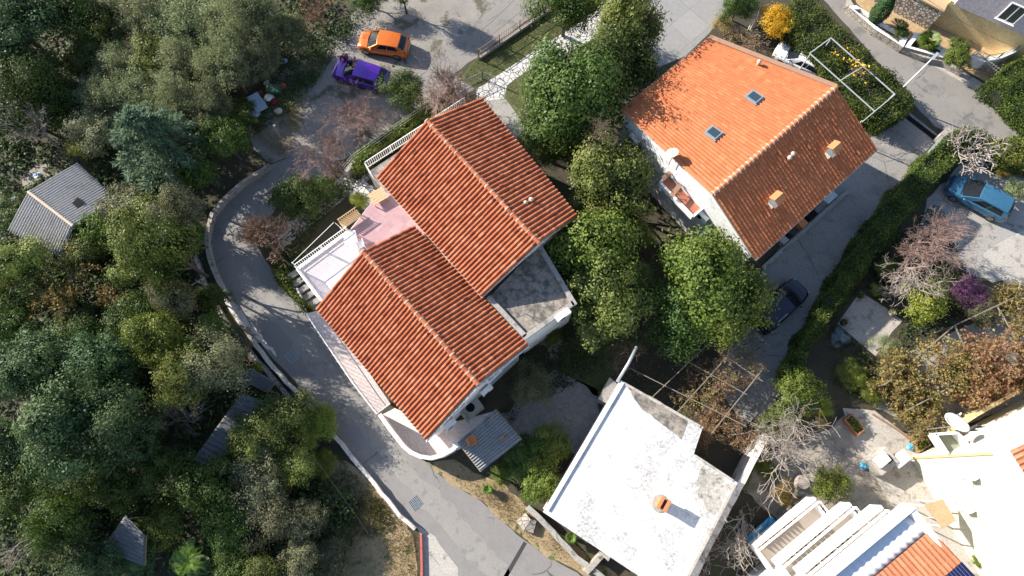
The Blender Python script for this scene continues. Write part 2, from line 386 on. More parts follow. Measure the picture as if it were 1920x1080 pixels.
def leaf_quads(rng, C, Nn, Ls, Ws, T=None):
    n = len(C)
    if T is None: T = rng.normal(size=(n, 3))
    T = nrm(T-Nn*np.sum(T*Nn, 1, keepdims=True)); B = np.cross(Nn, T)
    l = (Ls*(.6+.8*rng.random(n)))[:, None]; w = (Ws*(.6+.8*rng.random(n)))[:, None]
    return np.stack([C-T*l*.5, C+B*w*.5+T*l*.05, C+T*l*.5, C-B*w*.5+T*l*.05], 1)
def crown(rng, R, lobes, leaves, Ls, Ws, flat=.85, lobe_r=.42, tuft=.2, outward=.6, spiky=0.0, sub=14):
    """leafy crown: big lobes, each made of leaf clumps, gaps between"""
    d = nrm(rng.normal(size=(lobes, 3))); d[:, 2] = np.abs(d[:, 2])*1.1-.35
    LC = d*R*(.30+.48*rng.random((lobes, 1))); LC[:, 2] *= flat
    LR = R*lobe_r*(.65+.6*rng.random(lobes))
    p = LR**2; p /= p.sum()
    li = rng.choice(lobes, leaves, p=p)
    sd = nrm(rng.normal(size=(lobes, sub, 3))); sd[:, :, 2] = sd[:, :, 2]*.8+.15
    si = rng.integers(0, sub, leaves); D = sd[li, si]
    rad = (.72+.28*rng.random((leaves, 1)))
    ctr = LC[li]+D*LR[li][:, None]*rad*np.array([1, 1, flat])
    off = rng.normal(size=(leaves, 3))*(LR[li]*tuft)[:, None]
    C = ctr+off
    Nn = nrm(1.05*nrm(off+D*LR[li][:, None]*.7)+.34*rng.normal(size=(leaves, 3))+np.array([0, 0, .22]))
    T = None
    if spiky:
        T = nrm(off+D*.5*LR[li][:, None])+rng.normal(size=(leaves, 3))*(1-spiky)
        Nn = nrm(rng.normal(size=(leaves, 3))+np.array([0, 0, .3]))
    V = leaf_quads(rng, C, Nn, Ls, Ws, T)
    # shade varies by clump, a little by leaf
    cl = rng.random((lobes, sub)); lb = rng.random(lobes); rv = np.clip(.3*lb[li]+.4*cl[li, si]+.42*rng.random(leaves)-.06, 0, 1)
    return V, rv
def conifer(rng, R, n_br, per, Ls, Ws, hgt):
    Cs = []; Ts = []; Ns = []; rv = []
    for k in range(n_br):
        f = (k+.5)/n_br; z = -hgt*.45+hgt*.95*f; ln = R*(1-.78*f**1.3)*(.75+.4*rng.random()); a = rng.random()*6.283
        d = np.array([math.cos(a), math.sin(a), .12-.1*rng.random()]); sd = np.array([-math.sin(a), math.cos(a), 0])
        s = rng.random(per)**.7; q = rng.normal(size=per)*.16*ln*(1.1-s)
        c = np.outer(s*ln, d)+np.outer(q, sd); c[:, 2] += z-.18*ln*s**2+rng.normal(size=per)*.06*ln
        t = d+np.outer(np.sign(q)*.9, sd)+rng.normal(size=(per, 3))*.35
        Cs.append(c); Ts.append(t); Ns.append(np.array([0, 0, 1])+rng.normal(size=(per, 3))*.5)
        rv.append(np.clip(.5*rng.random()+.5*rng.random(per), 0, 1))
    C = np.concatenate(Cs)
    return leaf_quads(rng, C, nrm(np.concatenate(Ns)), Ls, Ws, np.concatenate(Ts)), np.concatenate(rv)
def tubes_mesh(name, segs, mat, n=4):
    A = np.array([s[0] for s in segs], float); B = np.array([s[1] for s in segs], float)
    ra = np.array([s[2] for s in segs])[:, None]; rb = np.array([s[3] for s in segs])[:, None]
    D = nrm(B-A); U = np.cross(D, np.where(np.abs(D[:, 2:3]) > .9, [[1., 0, 0]], [[0, 0, 1.]])); U = nrm(U); W = np.cross(D, U)
    qs = []
    ring = lambda c, r, k: c+(U*math.cos(6.2832*k/n)+W*math.sin(6.2832*k/n))*r
    for k in range(n):
        qs.append(np.stack([ring(A, ra, k), ring(A, ra, k+1), ring(B, rb, k+1), ring(B, rb, k)], 1))
    V = np.concatenate(qs); return quads_mesh(name, V, np.zeros(len(V)), mat)
def bare_tree(rng, H, spread, levels=5, kids=(3, 3, 3, 3, 3), r0=.12, wander=.25, up=.15, twigr=.006, trunk=.3, ratio=.68, curl=0.0):
    segs = []; tips = []
    def grow(p, d, ln, r, lv):
        k = 4 if lv < 3 else 2; r1 = max(twigr, r*.62)
        for i in range(k):
            d = nrm((d+rng.normal(size=3)*wander*.5+np.array([0, 0, up*.15-curl*.1*lv]))[None])[0]
            q = p+d*ln/k; a = r+(r1-r)*i/k; b = r+(r1-r)*(i+1)/k; segs.append((p, q, a, b)); p = q
            if lv > 0 and lv < levels and i < k-1 and rng.random() < .55 and lv >= 1:
                child(p, d, ln*.75, b*.6, lv+1)
        if lv < levels:
            for c in range(kids[min(lv, len(kids)-1)]): child(p, d, ln, r1, lv+1)
        else: tips.append(p)
    def child(p, d, ln, r, lv):
        s = nrm(rng.normal(size=(1, 3)))[0]; s = s-d*np.dot(s, d); s = nrm(s[None])[0]
        nd = nrm((d*(1-.25*spread)+s*spread*(.6+.5*rng.random())+np.array([0, 0, up*.3]))[None])[0]
        grow(p, nd, ln*ratio*(.75+.5*rng.random()), max(twigr, r*.8), lv)
    grow(np.zeros(3), np.array([0, 0, 1.]), H*trunk, r0, 0)
    return segs, tips
def trunk_segs(rng, h, r, R):
    """tapered trunk with limbs reaching into the crown"""
    segs = []; p = np.zeros(3); n = 5
    for i in range(n):
        q = np.array([rng.normal()*.06*h*(i+1)/n, rng.normal()*.06*h*(i+1)/n, h*(i+1)/n])
        segs.append((p, q, r*(1-.12*i), r*(1-.12*(i+1)))); 
        if i >= 1:
            for _ in range(2):
                a = rng.random()*6.28; e = q+np.array([math.cos(a)*R*.55, math.sin(a)*R*.55, R*(.25+.35*rng.random())])
                m = (q+e)/2+np.array([0, 0, .08*R]); segs.append((q, m, r*.42, r*.28)); segs.append((m, e, r*.28, r*.08))
        p = q
    return segs
RNG = np.random.default_rng(7)
PROTO = {}; USED = set()
R0 = 3.0
def proto(kind):
    if kind in PROTO: return PROTO[kind]
    rng = np.random.default_rng(sum(map(ord, kind))+3); base, var = kind.split(':')[0], kind
    spec = dict(
        laurel=lambda: crown(rng, R0, 18, 17000, .18, .09, .9, .37, .24, .7),
        laurel2=lambda: crown(rng, R0, 18, 15500, .19, .11, .9, .37, .26, .7),
        oak=lambda: crown(rng, R0, 20, 15000, .17, .09, .85, .36, .22, .5),
        olive=lambda: crown(rng, R0, 22, 16000, .20, .06, .85, .32, .20, .4, .40),
        pine=lambda: crown(rng, R0, 34, 19000, .16, .075, .95, .27, .22, .5, 0, 18),
        cedar=lambda: conifer(rng, R0*1.05, 95, 190, .30, .055, R0*1.7),
        lime=lambda: crown(rng, R0, 14, 9500, .19, .11, .85, .38, .25, .6),
        shrub=lambda: crown(rng, R0, 20, 15000, .17, .09, .62, .34, .22, .5),
        grey=lambda: crown(rng, R0, 20, 14000, .16, .07, .8, .34, .26, .4),
        bush=lambda: crown(rng, R0, 22, 12000, .20, .11, .7, .34, .2, .7),
    )[base]
    V, rv = spec()
    V[:, :, 2] += R0*1.1
    mat = L.get(base, L['shrub'])
    me = quads_mesh(base+'_crown', V, rv, mat)
    tk = tubes_mesh(base+'_trunk', trunk_segs(rng, R0*1.1, R0*.06, R0), M['bark'], 6)
    PROTO[kind] = (me, tk); return PROTO[kind]
TREE_NAMES = dict(laurel='laurel_tree', laurel2='broadleaf_tree', oak='oak_tree', olive='olive_tree', pine='pine_tree', cedar='cedar_tree', lime='young_tree', shrub='shrub', grey='shrub', bush='shrub')
def tree(px, py, rpx, kind, label, cat='tree', group=None, zs=1.0, mat=None, base_z=0.0, name=None):
    """px,py = where the middle of the crown shows; rpx = its radius in photo pixels"""
    s = 1.0
    for _ in range(3):
        R = rpx*scale_at(px, py, base_z+3.3*s*zs*.8); s = R/R0
    loc = P(px, py, base_z+R0*1.1*s*zs); loc.z = base_z
    if label in USED: print('DUP', label)
    USED.add(label)
    vs = [kind+':'+str(i) for i in range({'laurel': 2, 'oak': 3, 'olive': 3, 'pine': 2}.get(kind, 1))]
    me, tk = proto(random.choice(vs))
    t = thing(name or TREE_NAMES[kind], label, cat, loc, random.random()*6.28, group); t.scale = (s, s, s*zs)
    a = link('trunk', tk, t, True); b = link('crown' if cat == 'tree' else 'foliage', me, t, True)
    if mat:
        b.material_slots[0].link = 'OBJECT'; b.material_slots[0].material = mat
    return t
def bare(px, py, rpx, label, matk, seed, cat='tree', name='bare_tree', leaves=None, leafn=0, zc=None, base=None, leafsize=.12, **kw):
    """leafless tree; base = photo pixel of the trunk foot, crown spread rpx"""
    rng = np.random.default_rng(seed)
    R = rpx*scale_at(px, py, 2.5)
    kw.setdefault('H', 3.0)
    segs, tips = bare_tree(rng, **kw)
    B = np.array([s[1] for s in segs]); ctr = (B.max(0)+B.min(0))/2; ext = np.percentile(np.linalg.norm(B[:, :2]-ctr[:2], axis=1), 93)
    s = R/ext
    if base: loc = P(base[0], base[1], 0); loc.z = 0
    else:
        loc = P(px, py, (zc or ctr[2])*s); loc.z = 0
    t = thing(name, label, cat, loc)
    if base:   # lean the crown towards where it shows
        tgt = P(px, py, ctr[2]*s)-loc; sh = np.array([tgt.x-ctr[0]*s, tgt.y-ctr[1]*s])/max(.3, ctr[2]*s)
    else: sh = np.zeros(2)
    def tf(p):
        q = np.array(p)*s; q[0] += sh[0]*q[2]; q[1] += sh[1]*q[2]; return q
    big = [(tf(a), tf(b), max(c*s*.55, .006), max(d*s*.55, .005)) for a, b, c, d in segs]
    r0 = max(x[2] for x in big)
    tr = [x for x in big if x[2] > r0*.55] or big[:4]; tw = [x for x in big if x[2] <= r0*.55]
    link('trunk', tubes_mesh('trunk', tr, M[matk], 6), t, True); link('branches', tubes_mesh('branches', tw, M[matk], 3), t, True)
    if leaves:
        src = np.array([x[1] for x in tw]); idx = rng.integers(0, len(src), leafn)
        C = src[idx]+rng.normal(size=(leafn, 3))*.10
        V = leaf_quads(rng, C, nrm(rng.normal(size=(leafn, 3))+np.array([0, 0, .5])), leafsize, leafsize*.7)
        link('leaves', quads_mesh('leaves', V, rng.random(leafn), L[leaves]), t, True)
    return t
def palm(px, py, rpx, label, mat, seed, h=1.5, n=34, fan=False, name='palm_tree', cat='palm'):
    rng = np.random.default_rng(seed); R = rpx*scale_at(px, py, h); loc = P(px, py, h); loc.z = 0
    t = thing(name, label, cat, loc)
    tb = MB().tube([(0, 0, 0), (.03, .02, h*.5), (0, 0, h)], .16, 8, .12); tb.build('trunk', M['bark'], t, local=True)
    Q = []; 
    for k in range(n):
        a = k*2.4+rng.random()*.3; el = -.1+1.2*rng.random(); ln = R*(.75+.3*rng.random())
        d = np.array([math.cos(a)*math.cos(el), math.sin(a)*math.cos(el), math.sin(el)]); sd = np.array([-math.sin(a), math.cos(a), 0])
        if fan:
            st = d*ln*.22; up = np.cross(sd, d)
            for j in range(16):
                b = (j-7.5)/7.5*1.25; dd = d*math.cos(b)+sd*math.sin(b); e = st+dd*ln*.72+up*.03
                w = np.cross(dd, up)*.035*ln; Q.append([st+np.array([0, 0, h]), (st+e)/2+w+np.array([0, 0, h]), e+np.array([0, 0, h-.06*ln]), (st+e)/2-w+np.array([0, 0, h])])
        else:
            m = 16
            for j in range(1, m):
                f = j/m; c = d*ln*f+np.array([0, 0, h-.55*ln*f**2.2]); lf = ln*.30*math.sin(math.pi*min(1, f*.85+.12))
                for sgn in (-1, 1):
                    dd = sd*sgn*.85+d*.6+np.array([0, 0, -.25]); e = c+dd*lf; w = d*.03*ln
                    Q.append([c-w*.4, (c+e)/2+w*.6, e, (c+e)/2-w*.6])
    V = np.array(Q); link('fronds', quads_mesh('fronds', V, rng.random(len(V)), L[mat]), t, True); return t
def in_poly(pts, poly):
    x, y = pts[:, 0], pts[:, 1]; ins = np.zeros(len(pts), bool); n = len(poly)
    for i in range(n):
        x0, y0 = poly[i][0], poly[i][1]; x1, y1 = poly[(i+1) % n][0], poly[(i+1) % n][1]
        c = ((y0 > y) != (y1 > y)) & (x < (x1-x0)*(y-y0)/((y1-y0) or 1e-9)+x0); ins ^= c
    return ins
def sample_poly(rng, poly, n):
    a = np.array([(p[0], p[1]) for p in poly]); lo, hi = a.min(0), a.max(0); out = []
    tot = 0
    while tot < n:
        q = lo+(hi-lo)*rng.random((n*2, 2)); q = q[in_poly(q, a)]; out.append(q); tot += len(q)
    return np.concatenate(out)[:n]
def hedge(pxpoly, h, label, n, seed, mat='hedge', top_z=None, leaf=.145, group=None, name='hedge', base_z=0.0):
    n = int(n*1.4)
    """clipped hedge: leafy top and sides over an added dark block that stops light leaking through"""
    rng = np.random.default_rng(seed); W = PL(pxpoly, base_z+h); a = np.array([(p.x, p.y) for p in W])
    if sum(a[i][0]*a[(i+1) % len(a)][1]-a[(i+1) % len(a)][0]*a[i][1] for i in range(len(a))) < 0: a = a[::-1]
    c = a.mean(0); t = thing(name, label, 'hedge', (c[0], c[1], base_z), 0, group)
    area = .5*abs(sum(a[i][0]*a[(i+1) % len(a)][1]-a[(i+1) % len(a)][0]*a[i][1] for i in range(len(a))))
    seg = np.roll(a, -1, 0)-a; sl_ = np.linalg.norm(seg, axis=1); side = sl_.sum()*h
    nt = int(n*area*1.4/(area*1.4+side)); ns = n-nt
    q = sample_poly(rng, a, nt)
    bz = .16*np.sin(q[:, 0]*2.1+q[:, 1]*1.3)+.14*np.sin(q[:, 0]*1.1-q[:, 1]*2.7)
    T = np.column_stack([q, h-.12+bz+rng.normal(size=nt)*.10])
    NT = nrm(np.array([0, 0, 1.])+rng.normal(size=(nt, 3))*.55)
    i = rng.choice(len(a), ns, p=sl_/sl_.sum()); u = rng.random(ns)[:, None]
    p2 = a[i]+seg[i]*u; on = np.column_stack([seg[i][:, 1], -seg[i][:, 0]])/sl_[i][:, None]
    z = h*rng.random(ns)
    b2 = (.12*np.sin(p2[:, 0]*2.3+z*2)+.12*np.sin(p2[:, 1]*2.9-z))[:, None]
    S = np.column_stack([p2+on*(b2+rng.normal(size=(ns, 1))*.09), z]); NS = nrm(np.column_stack([on, np.full(ns, .3)])+rng.normal(size=(ns, 3))*.5)
    C = np.concatenate([T, S]); Nn = np.concatenate([NT, NS]); C[:, :2] -= c
    V = leaf_quads(rng, C, Nn, leaf, leaf*.55); rv = np.clip(.5+.3*np.sin(C[:, 0]*3.1)*np.sin(C[:, 1]*2.7)+.3*rng.normal(size=len(C)), 0, 1)
    link('foliage', quads_mesh('foliage', V, rv, L[mat]), t, True)
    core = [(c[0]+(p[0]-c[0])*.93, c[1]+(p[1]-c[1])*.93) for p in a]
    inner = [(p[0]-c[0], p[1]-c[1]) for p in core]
    MB().prism(inner, .02, h-.32).build('branches', M['hedgecore'], t, local=True); return t  # solid block added inside so light does not leak through, no real branches
M['hedgecore'] = plain('hedge_light_block', (.016, .02, .010), .9)
def scatter(name, pxpoly, n, Ls, Ws, mat, seed, z=0.0, hgt=.12, upright=True, clump=0, holes=()):
    rng = np.random.default_rng(seed); W = PL(pxpoly, z); a = [(p.x, p.y) for p in W]
    if clump:
        cc = sample_poly(rng, a, clump); q = cc[rng.integers(0, clump, n)]+rng.normal(size=(n, 2))*.45
        q = q[in_poly(q, np.array(a))]
    else: q = sample_poly(rng, a, n)
    for hp in holes: q = q[~in_poly(q, np.array([(p.x, p.y) for p in PL(hp, z)]))]
    n = len(q); C = np.column_stack([q, z+hgt*rng.random(n)])
    if upright:
        T = np.array([0, 0, 1.])+rng.normal(size=(n, 3))*.6; Nn = nrm(np.column_stack([rng.normal(size=(n, 2)), .35*rng.random(n)]))
        V = leaf_quads(rng, C, Nn, Ls, Ws, T)
    else: V = leaf_quads(rng, C, nrm(np.array([0, 0, 1.])+rng.normal(size=(n, 3))*.7), Ls, Ws)
    o = link(name, quads_mesh(name, V, rng.random(n), L[mat]) if isinstance(mat, str) else quads_mesh(name, V, rng.random(n), mat))
    o['kind'] = 'stuff'; return o

# ------------------------------------------------------------------ the ground, in sheets a few millimetres apart
def ragged(W, jit, step, seed):
    rng = random.Random(seed); out = []
    for i in range(len(W)):
        a, b = W[i], W[(i+1) % len(W)]; k = max(1, int((b-a).length/step)); nr = Vector((-(b-a).y, (b-a).x, 0)).normalized()
        for j in range(k): out.append(a.lerp(b, j/k)+(nr*rng.uniform(-jit, jit) if jit else Vector((0, 0, 0))))
    return out
def sheet(name, pts, mat, z, jit=0.0, step=.5):
    W = PL(pts, z)
    if jit: W = ragged(W, jit, step, len(name)+len(pts))
    o = MB().poly(W).build(name, mat); o['kind'] = 'structure'; return o
g = MB().poly([(-300, -300, -.004), (300, -300, -.004), (300, 300, -.004), (-300, 300, -.004)]).build('ground', M['earth']); g['kind'] = 'structure'
ROAD_L = [(560, 288), (505, 310), (455, 342), (420, 372), (398, 402), (388, 440), (393, 482), (410, 524), (436, 566), (468, 612), (503, 662), (552, 716), (604, 775), (652, 838), (706, 905), (750, 960), (780, 990), (815, 1008), (833, 1035), (856, 1062), (862, 1100)]
ROAD_R = [(1105, 1100), (1083, 1072), (1033, 1048), (987, 1017), (970, 1002), (933, 970), (900, 940), (847, 910), (800, 867), (765, 845), (712, 777), (640, 680), (577, 592), (535, 545), (500, 490), (470, 440), (512, 400), (528, 352), (600, 336), (640, 290)]
sheet('parking_ground', [(640, 300), (560, 292), (505, 308), (470, 262), (462, 215), (520, 150), (560, 100), (640, 50), (700, -10), (760, -60), (1010, -60), (1000, 0), (890, 92), (850, 140), (890, 165), (760, 235)], M['gravel'], 0.0, .25, .8)
sheet('upper_lane', [(842, 84), (905, 32), (990, -50), (1100, -50), (1020, 14), (893, 108), (850, 140), (800, 170), (770, 150)], M['asphalt_up'], .004, .08, .6)
sheet('street', ROAD_L+ROAD_R, M['asphalt'], .008, .06, .5)
sheet('road_apron', [(780, 985), (815, 1006), (833, 1033), (858, 1064), (864, 1110), (789, 1110), (789, 1003)], M['concrete_l'], .012, .03, .5)
sheet('road_edge_dust', [(412, 548), (432, 556), (470, 606), (500, 640), (520, 668), (500, 655), (455, 614)], M['wallwhite'], .012, .10, .3)
sheet('worn_track', [(455, 500), (500, 535), (560, 610), (650, 720), (745, 850), (830, 930), (930, 1040), (985, 1100), (930, 1100), (800, 960), (700, 840), (600, 720), (520, 610), (450, 530)], M['worn'], .012, .18, .4)
sheet('tar_joint', [(982, 1015), (988, 1019), (951, 1084), (942, 1084)], M['tar'], .012)
sheet('roadside_verge', [(800, 866), (847, 909), (900, 939), (933, 969), (970, 1001), (987, 1016), (1033, 1047), (1083, 1071), (1110, 1095), (1180, 1095), (1130, 1060), (1050, 1000), (985, 945), (940, 905), (890, 885), (850, 862)], M['verge'], .012, .10, .4)
sheet('forest_verge', [(690, 905), (780, 1003), (789, 1100), (640, 1100), (600, 990), (610, 880), (650, 860)], M['verge'], .004, .3, .6)
sheet('garden_ground', [(900, 60), (1240, -60), (1960, -60), (1960, 1120), (1100, 1120), (940, 900), (940, 760), (1100, 560), (960, 250)], M['garden'], 0.0)
sheet('street_lawn', [(893, 109), (1045, 14), (1120, -40), (1170, -40), (1092, 36), (893, 166), (862, 150)], M['lawn'], .004, .05, .5)
sheet('side_lawn', [(946, 166), (985, 136), (1060, 110), (1080, 250), (1000, 262), (968, 215), (945, 186)], M['lawn'], .004, .05, .5)
sheet('garden_path', [(893, 167), (1092, 37), (1175, -20), (1225, -20), (1165, 40), (1120, 72), (985, 135), (950, 160), (944, 186), (925, 205), (890, 190)], M['crazy'], .008, .03, .5)
sheet('side_path', [(905, 190), (947, 184), (975, 222), (984, 242), (965, 262), (1000, 330), (985, 330)], M['concrete'], .012)
sheet('shaded_lawn', [(1060, 640), (1180, 600), (1230, 640), (1150, 700), (1125, 745), (1050, 690)], M['lawn'], .004, .15, .5)
sheet('yard_paving', [(1040, 690), (1120, 730), (1128, 790), (1080, 850), (960, 810), (930, 790), (990, 740)], M['garden_pave'], .004, .2, .5)
sheet('forecourt', [(1180, -30), (1385, -40), (1366, 12), (1330, 62), (1285, 105), (1225, 130), (1180, 60)], M['slab'], .004)
sheet('front_patio', [(528, 468), (575, 430), (650, 368), (700, 330), (655, 312), (640, 330), (560, 400), (515, 440)], M['crazy2'], .012, .05, .5)
sheet('upper_patio', [(640, 330), (662, 322), (735, 380), (690, 400), (660, 372)], M['crazy'], .016)
sheet('entry_path', [(556, 520), (600, 560), (640, 600), (600, 600), (560, 560), (545, 535)], M['concrete'], .012)
sheet('driveway', [(1640, 250), (1700, 205), (1765, 258), (1725, 312), (1665, 372), (1605, 448), (1555, 520), (1530, 590), (1500, 650), (1450, 760), (1395, 800), (1330, 700), (1400, 600), (1430, 500), (1540, 380)], M['concrete_d'], .004, .05, .5)
sheet('drain_gutter', [(1690, 216), (1698, 211), (1757, 256), (1750, 262)], M['black'], .012)
sheet('upper_street', [(1500, -60), (1545, 0), (1600, 62), (1660, 132), (1705, 186), (1752, 236), (1800, 262), (1850, 262), (1960, 290), (1960, 215), (1850, 178), (1800, 148), (1730, 108), (1682, 85), (1620, 40), (1590, 8), (1570, -60)], M['asphalt_up'], .008, .04, .5)
sheet('pavement', [(1590, -10), (1600, 8), (1640, 44), (1690, 80), (1760, 108), (1830, 148), (1880, 178), (1850, 181), (1800, 152), (1730, 112), (1682, 90), (1620, 46), (1585, 10)], M['concrete_l'], .016)
sheet('villa_courtyard', [(1592, -40), (1606, 6), (1640, 38), (1700, 76), (1770, 104), (1835, 146), (1885, 175), (1960, 200), (1960, -60)], M['tanbrick'], .004)
sheet('parking_yard', [(1740, 375), (1800, 312), (1850, 285), (1960, 300), (1960, 500), (1860, 530), (1790, 500), (1720, 440)], M['concrete'], .004, .15, .5)
sheet('sunlit_slab', [(1824, 492), (1862, 462), (1930, 425), (1960, 420), (1960, 540), (1890, 532)], M['concrete_l'], .008)
sheet('patio_slab', [(1613, 547), (1670, 583), (1692, 602), (1673, 622), (1642, 668), (1570, 607)], M['concrete_l'], .02)
sheet('garden_yard', [(1560, 800), (1600, 765), (1640, 772), (1735, 835), (1760, 930), (1860, 1110), (1600, 1110), (1480, 1000), (1400, 920), (1420, 860)], M['yard'], .004, .1, .5)
sheet('upper_yard', [(1580, 765), (1640, 770), (1716, 828), (1728, 862), (1772, 950), (1850, 1100), (1800, 1100), (1668, 940), (1600, 830)], M['concrete_l'], .008)
sheet('vine_terrace', [(1650, 690), (1740, 640), (1960, 560), (1960, 740), (1760, 815), (1640, 765)], M['concrete'], .004, .1, .5)
sheet('shed_clearing', [(42, 338), (66, 312), (92, 304), (90, 326), (60, 352), (40, 366)], M['yard'], .004, .2, .5)

# grass, dry stalks and forest floor nobody could count
scatter('lawn_grass', [(893, 110), (1045, 16), (1160, -40), (1090, 36), (893, 163), (866, 150)], 9000, .10, .02, 'grass', 1, .004, .04)
scatter('side_lawn_grass', [(948, 167), (985, 138), (1060, 112), (1080, 250), (1000, 260), (968, 213)], 5000, .10, .02, 'grass', 2, .004, .04)
scatter('shaded_grass', [(1060, 640), (1180, 600), (1230, 640), (1150, 700), (1125, 745), (1050, 690)], 5000, .14, .025, 'grass', 21, .004, .05)
scatter('verge_grass', [(806, 868), (900, 936), (970, 998), (1083, 1069), (1170, 1090), (1050, 1003), (940, 908), (870, 880)], 5200, .20, .02, 'dry', 3, .012, .06, clump=70)
scatter('forest_verge_grass', [(690, 908), (776, 1000), (786, 1098), (650, 1098), (620, 990), (650, 900)], 6000, .22, .025, 'dry', 4, .004, .08, clump=60)
scatter('forest_verge_weeds', [(640, 870), (690, 908), (760, 985), (700, 1010), (630, 1000), (610, 900)], 6000, .2, .04, 'grass', 24, .004, .1, clump=45)
FOREST = [(-60, -60), (690, -60), (620, 60), (540, 120), (470, 180), (440, 270), (395, 330), (350, 390), (345, 440), (365, 520), (420, 600), (470, 690), (560, 790), (640, 880), (690, 960), (640, 1060), (660, 1140), (-60, 1140)]
scatter('undergrowth', FOREST, 60000, .30, .16, 'under', 5, 0, .7, False, clump=1100, holes=[[(42, 338), (66, 312), (92, 304), (90, 326), (60, 352), (40, 366)]])
scatter('fallen_leaves', [(1000, 640), (1440, 500), (1440, 900), (1180, 720)], 3500, .10, .07, 'autumn', 6, .02, .03, False)
scatter('garden_weeds', [(1560, 500), (1760, 380), (1830, 560), (1640, 770), (1560, 720)], 9000, .22, .10, 'under', 7, .0, .35, False, clump=160, holes=[[(1613, 540), (1700, 602), (1642, 680), (1560, 607)]])
scatter('front_garden_weeds', [(640, 330), (760, 235), (880, 165), (905, 190), (690, 330), (600, 420), (560, 500), (500, 480)], 4500, .18, .09, 'under', 8, .0, .3, False, clump=120)
scatter('plot_weeds', [(940, 600), (1110, 560), (1130, 700), (1000, 760), (930, 820), (1010, 940), (930, 890)], 5000, .18, .09, 'under', 9, .0, .3, False, clump=120)
scatter('gravel_weeds', [(470, 262), (462, 215), (560, 100), (640, 60), (600, 160), (540, 300)], 5000, .16, .06, 'dry', 10, .0, .12, False, clump=70)
scatter('rough_weeds', [(470, 262), (480, 180), (600, 60), (700, -20), (760, -40), (690, 40), (620, 120), (560, 200)], 7000, .18, .08, 'under', 11, .0, .3, False, clump=120)
# ------------------------------------------------------------------ roofs and houses
def RP(x, y, a, b, c):
    """where the sight line of photo pixel (x,y) meets the plane through a,b,c"""
    n = (b-a).cross(c-a); o = Vector((0, 0, CAM_H)); d = P(x, y, 0)-o
    return o+d*(n.dot(a-o)/n.dot(d))
BARREL = ([0, .14, .26, .42, .58, .74, .86, 1], [-.12, 0.0, .62, .98, .98, .62, 0.0, -.12])
WAVE = ([0, .2, .38, .55, .72, .9, 1], [.0, -.05, .25, .95, .85, .25, .0])
def tile_slope(name, e0, e1, r0, r1, ncol, nrow, amp, step, mat, parent, prof=BARREL, jit=.012, seed=1, broken=0.0):
    rng = random.Random(seed); mb = MB(); us, hs = prof
    n = (e1-e0).cross(r0-e0).normalized()
    if n.z < 0: n = -n
    flip = ((e1-e0).cross(r0-e0)).z < 0
    for c in range(ncol):
        cj = rng.uniform(-1, 1)*jit*.6
        for j in range(nrow):
            dj = rng.uniform(-1, 1)*jit; du = rng.uniform(-1, 1)*.03; ln = rng.uniform(-.06, .06)
            if rng.random() < broken: dj += .05; du *= 5
            rows = []
            for (v, lift) in (((j+ln*.3)/nrow, step), ((j+1.06)/nrow, 0.0)):
                v = max(0.0, min(1.0, v)); row = []
                for k, u in enumerate(us):
                    uu = (c+u+du*(hs[k] > .3))/ncol
                    p = e0.lerp(e1, uu).lerp(r0.lerp(r1, uu), v)
                    row.append(p+n*(hs[k]*amp+(lift if hs[k] > -.5 else 0)+dj+cj))
                rows.append(row)
            m = len(us); low = [p-n*(step+.02) for p in rows[0]]
            vs = low+rows[0]+rows[1]; fs = []; uv = []
            for r in range(2):
                for k in range(m-1):
                    f = [r*m+k, r*m+k+1, (r+1)*m+k+1, (r+1)*m+k]
                    fs.append(f[::-1] if flip else f); uv.append([(c+.5, j+.5)]*4)
            mb.add(vs, fs, uv)
    return mb.build(name, mat, parent)
def ridge_row(parent, r0, r1, count, rad, mat, seed=1, mortar=True, name='ridge_cap'):
    rng = random.Random(seed); d = (r1-r0)/count; t = d.normalized(); sd = t.cross(Vector((0, 0, 1))).normalized(); mb = MB(); mo = MB()
    for i in range(count):
        a = r0+d*i; b = a+d*1.08; vs = []; fs = []; n = 7; o = sd*rng.uniform(-.012, .012)
        for (p, r) in ((a, rad), (b, rad*.86)):
            for k in range(n+1):
                an = math.pi*k/n; vs.append(p+o+sd*(r*math.cos(an))+Vector((0, 0, r*.85*math.sin(an)-.03)))
        fs = [[k, k+1, n+2+k, n+1+k] for k in range(n)]
        mb.add(vs, fs, [[(i+.5, 99.5+seed)]*4 for _ in fs])
        if mortar:
            p = a-t*.01
            vs = []
            for q, r in ((p, rad*1.13), (p+t*rng.uniform(.05, .10), rad*1.09)):
                for k in range(n+1):
                    an = math.pi*k/n; vs.append(q+sd*(r*math.cos(an)*rng.uniform(.95, 1.12))+Vector((0, 0, r*.88*math.sin(an)-.03)))
            mo.add(vs, [[k, k+1, n+2+k, n+1+k] for k in range(n)]+[list(range(n+1))[::-1], list(range(n+1, 2*n+2))])
    o = mb.build(name, mat, parent, smooth=False)
    if mortar: mo.build('mortar', M['mortar'], o)
    return o
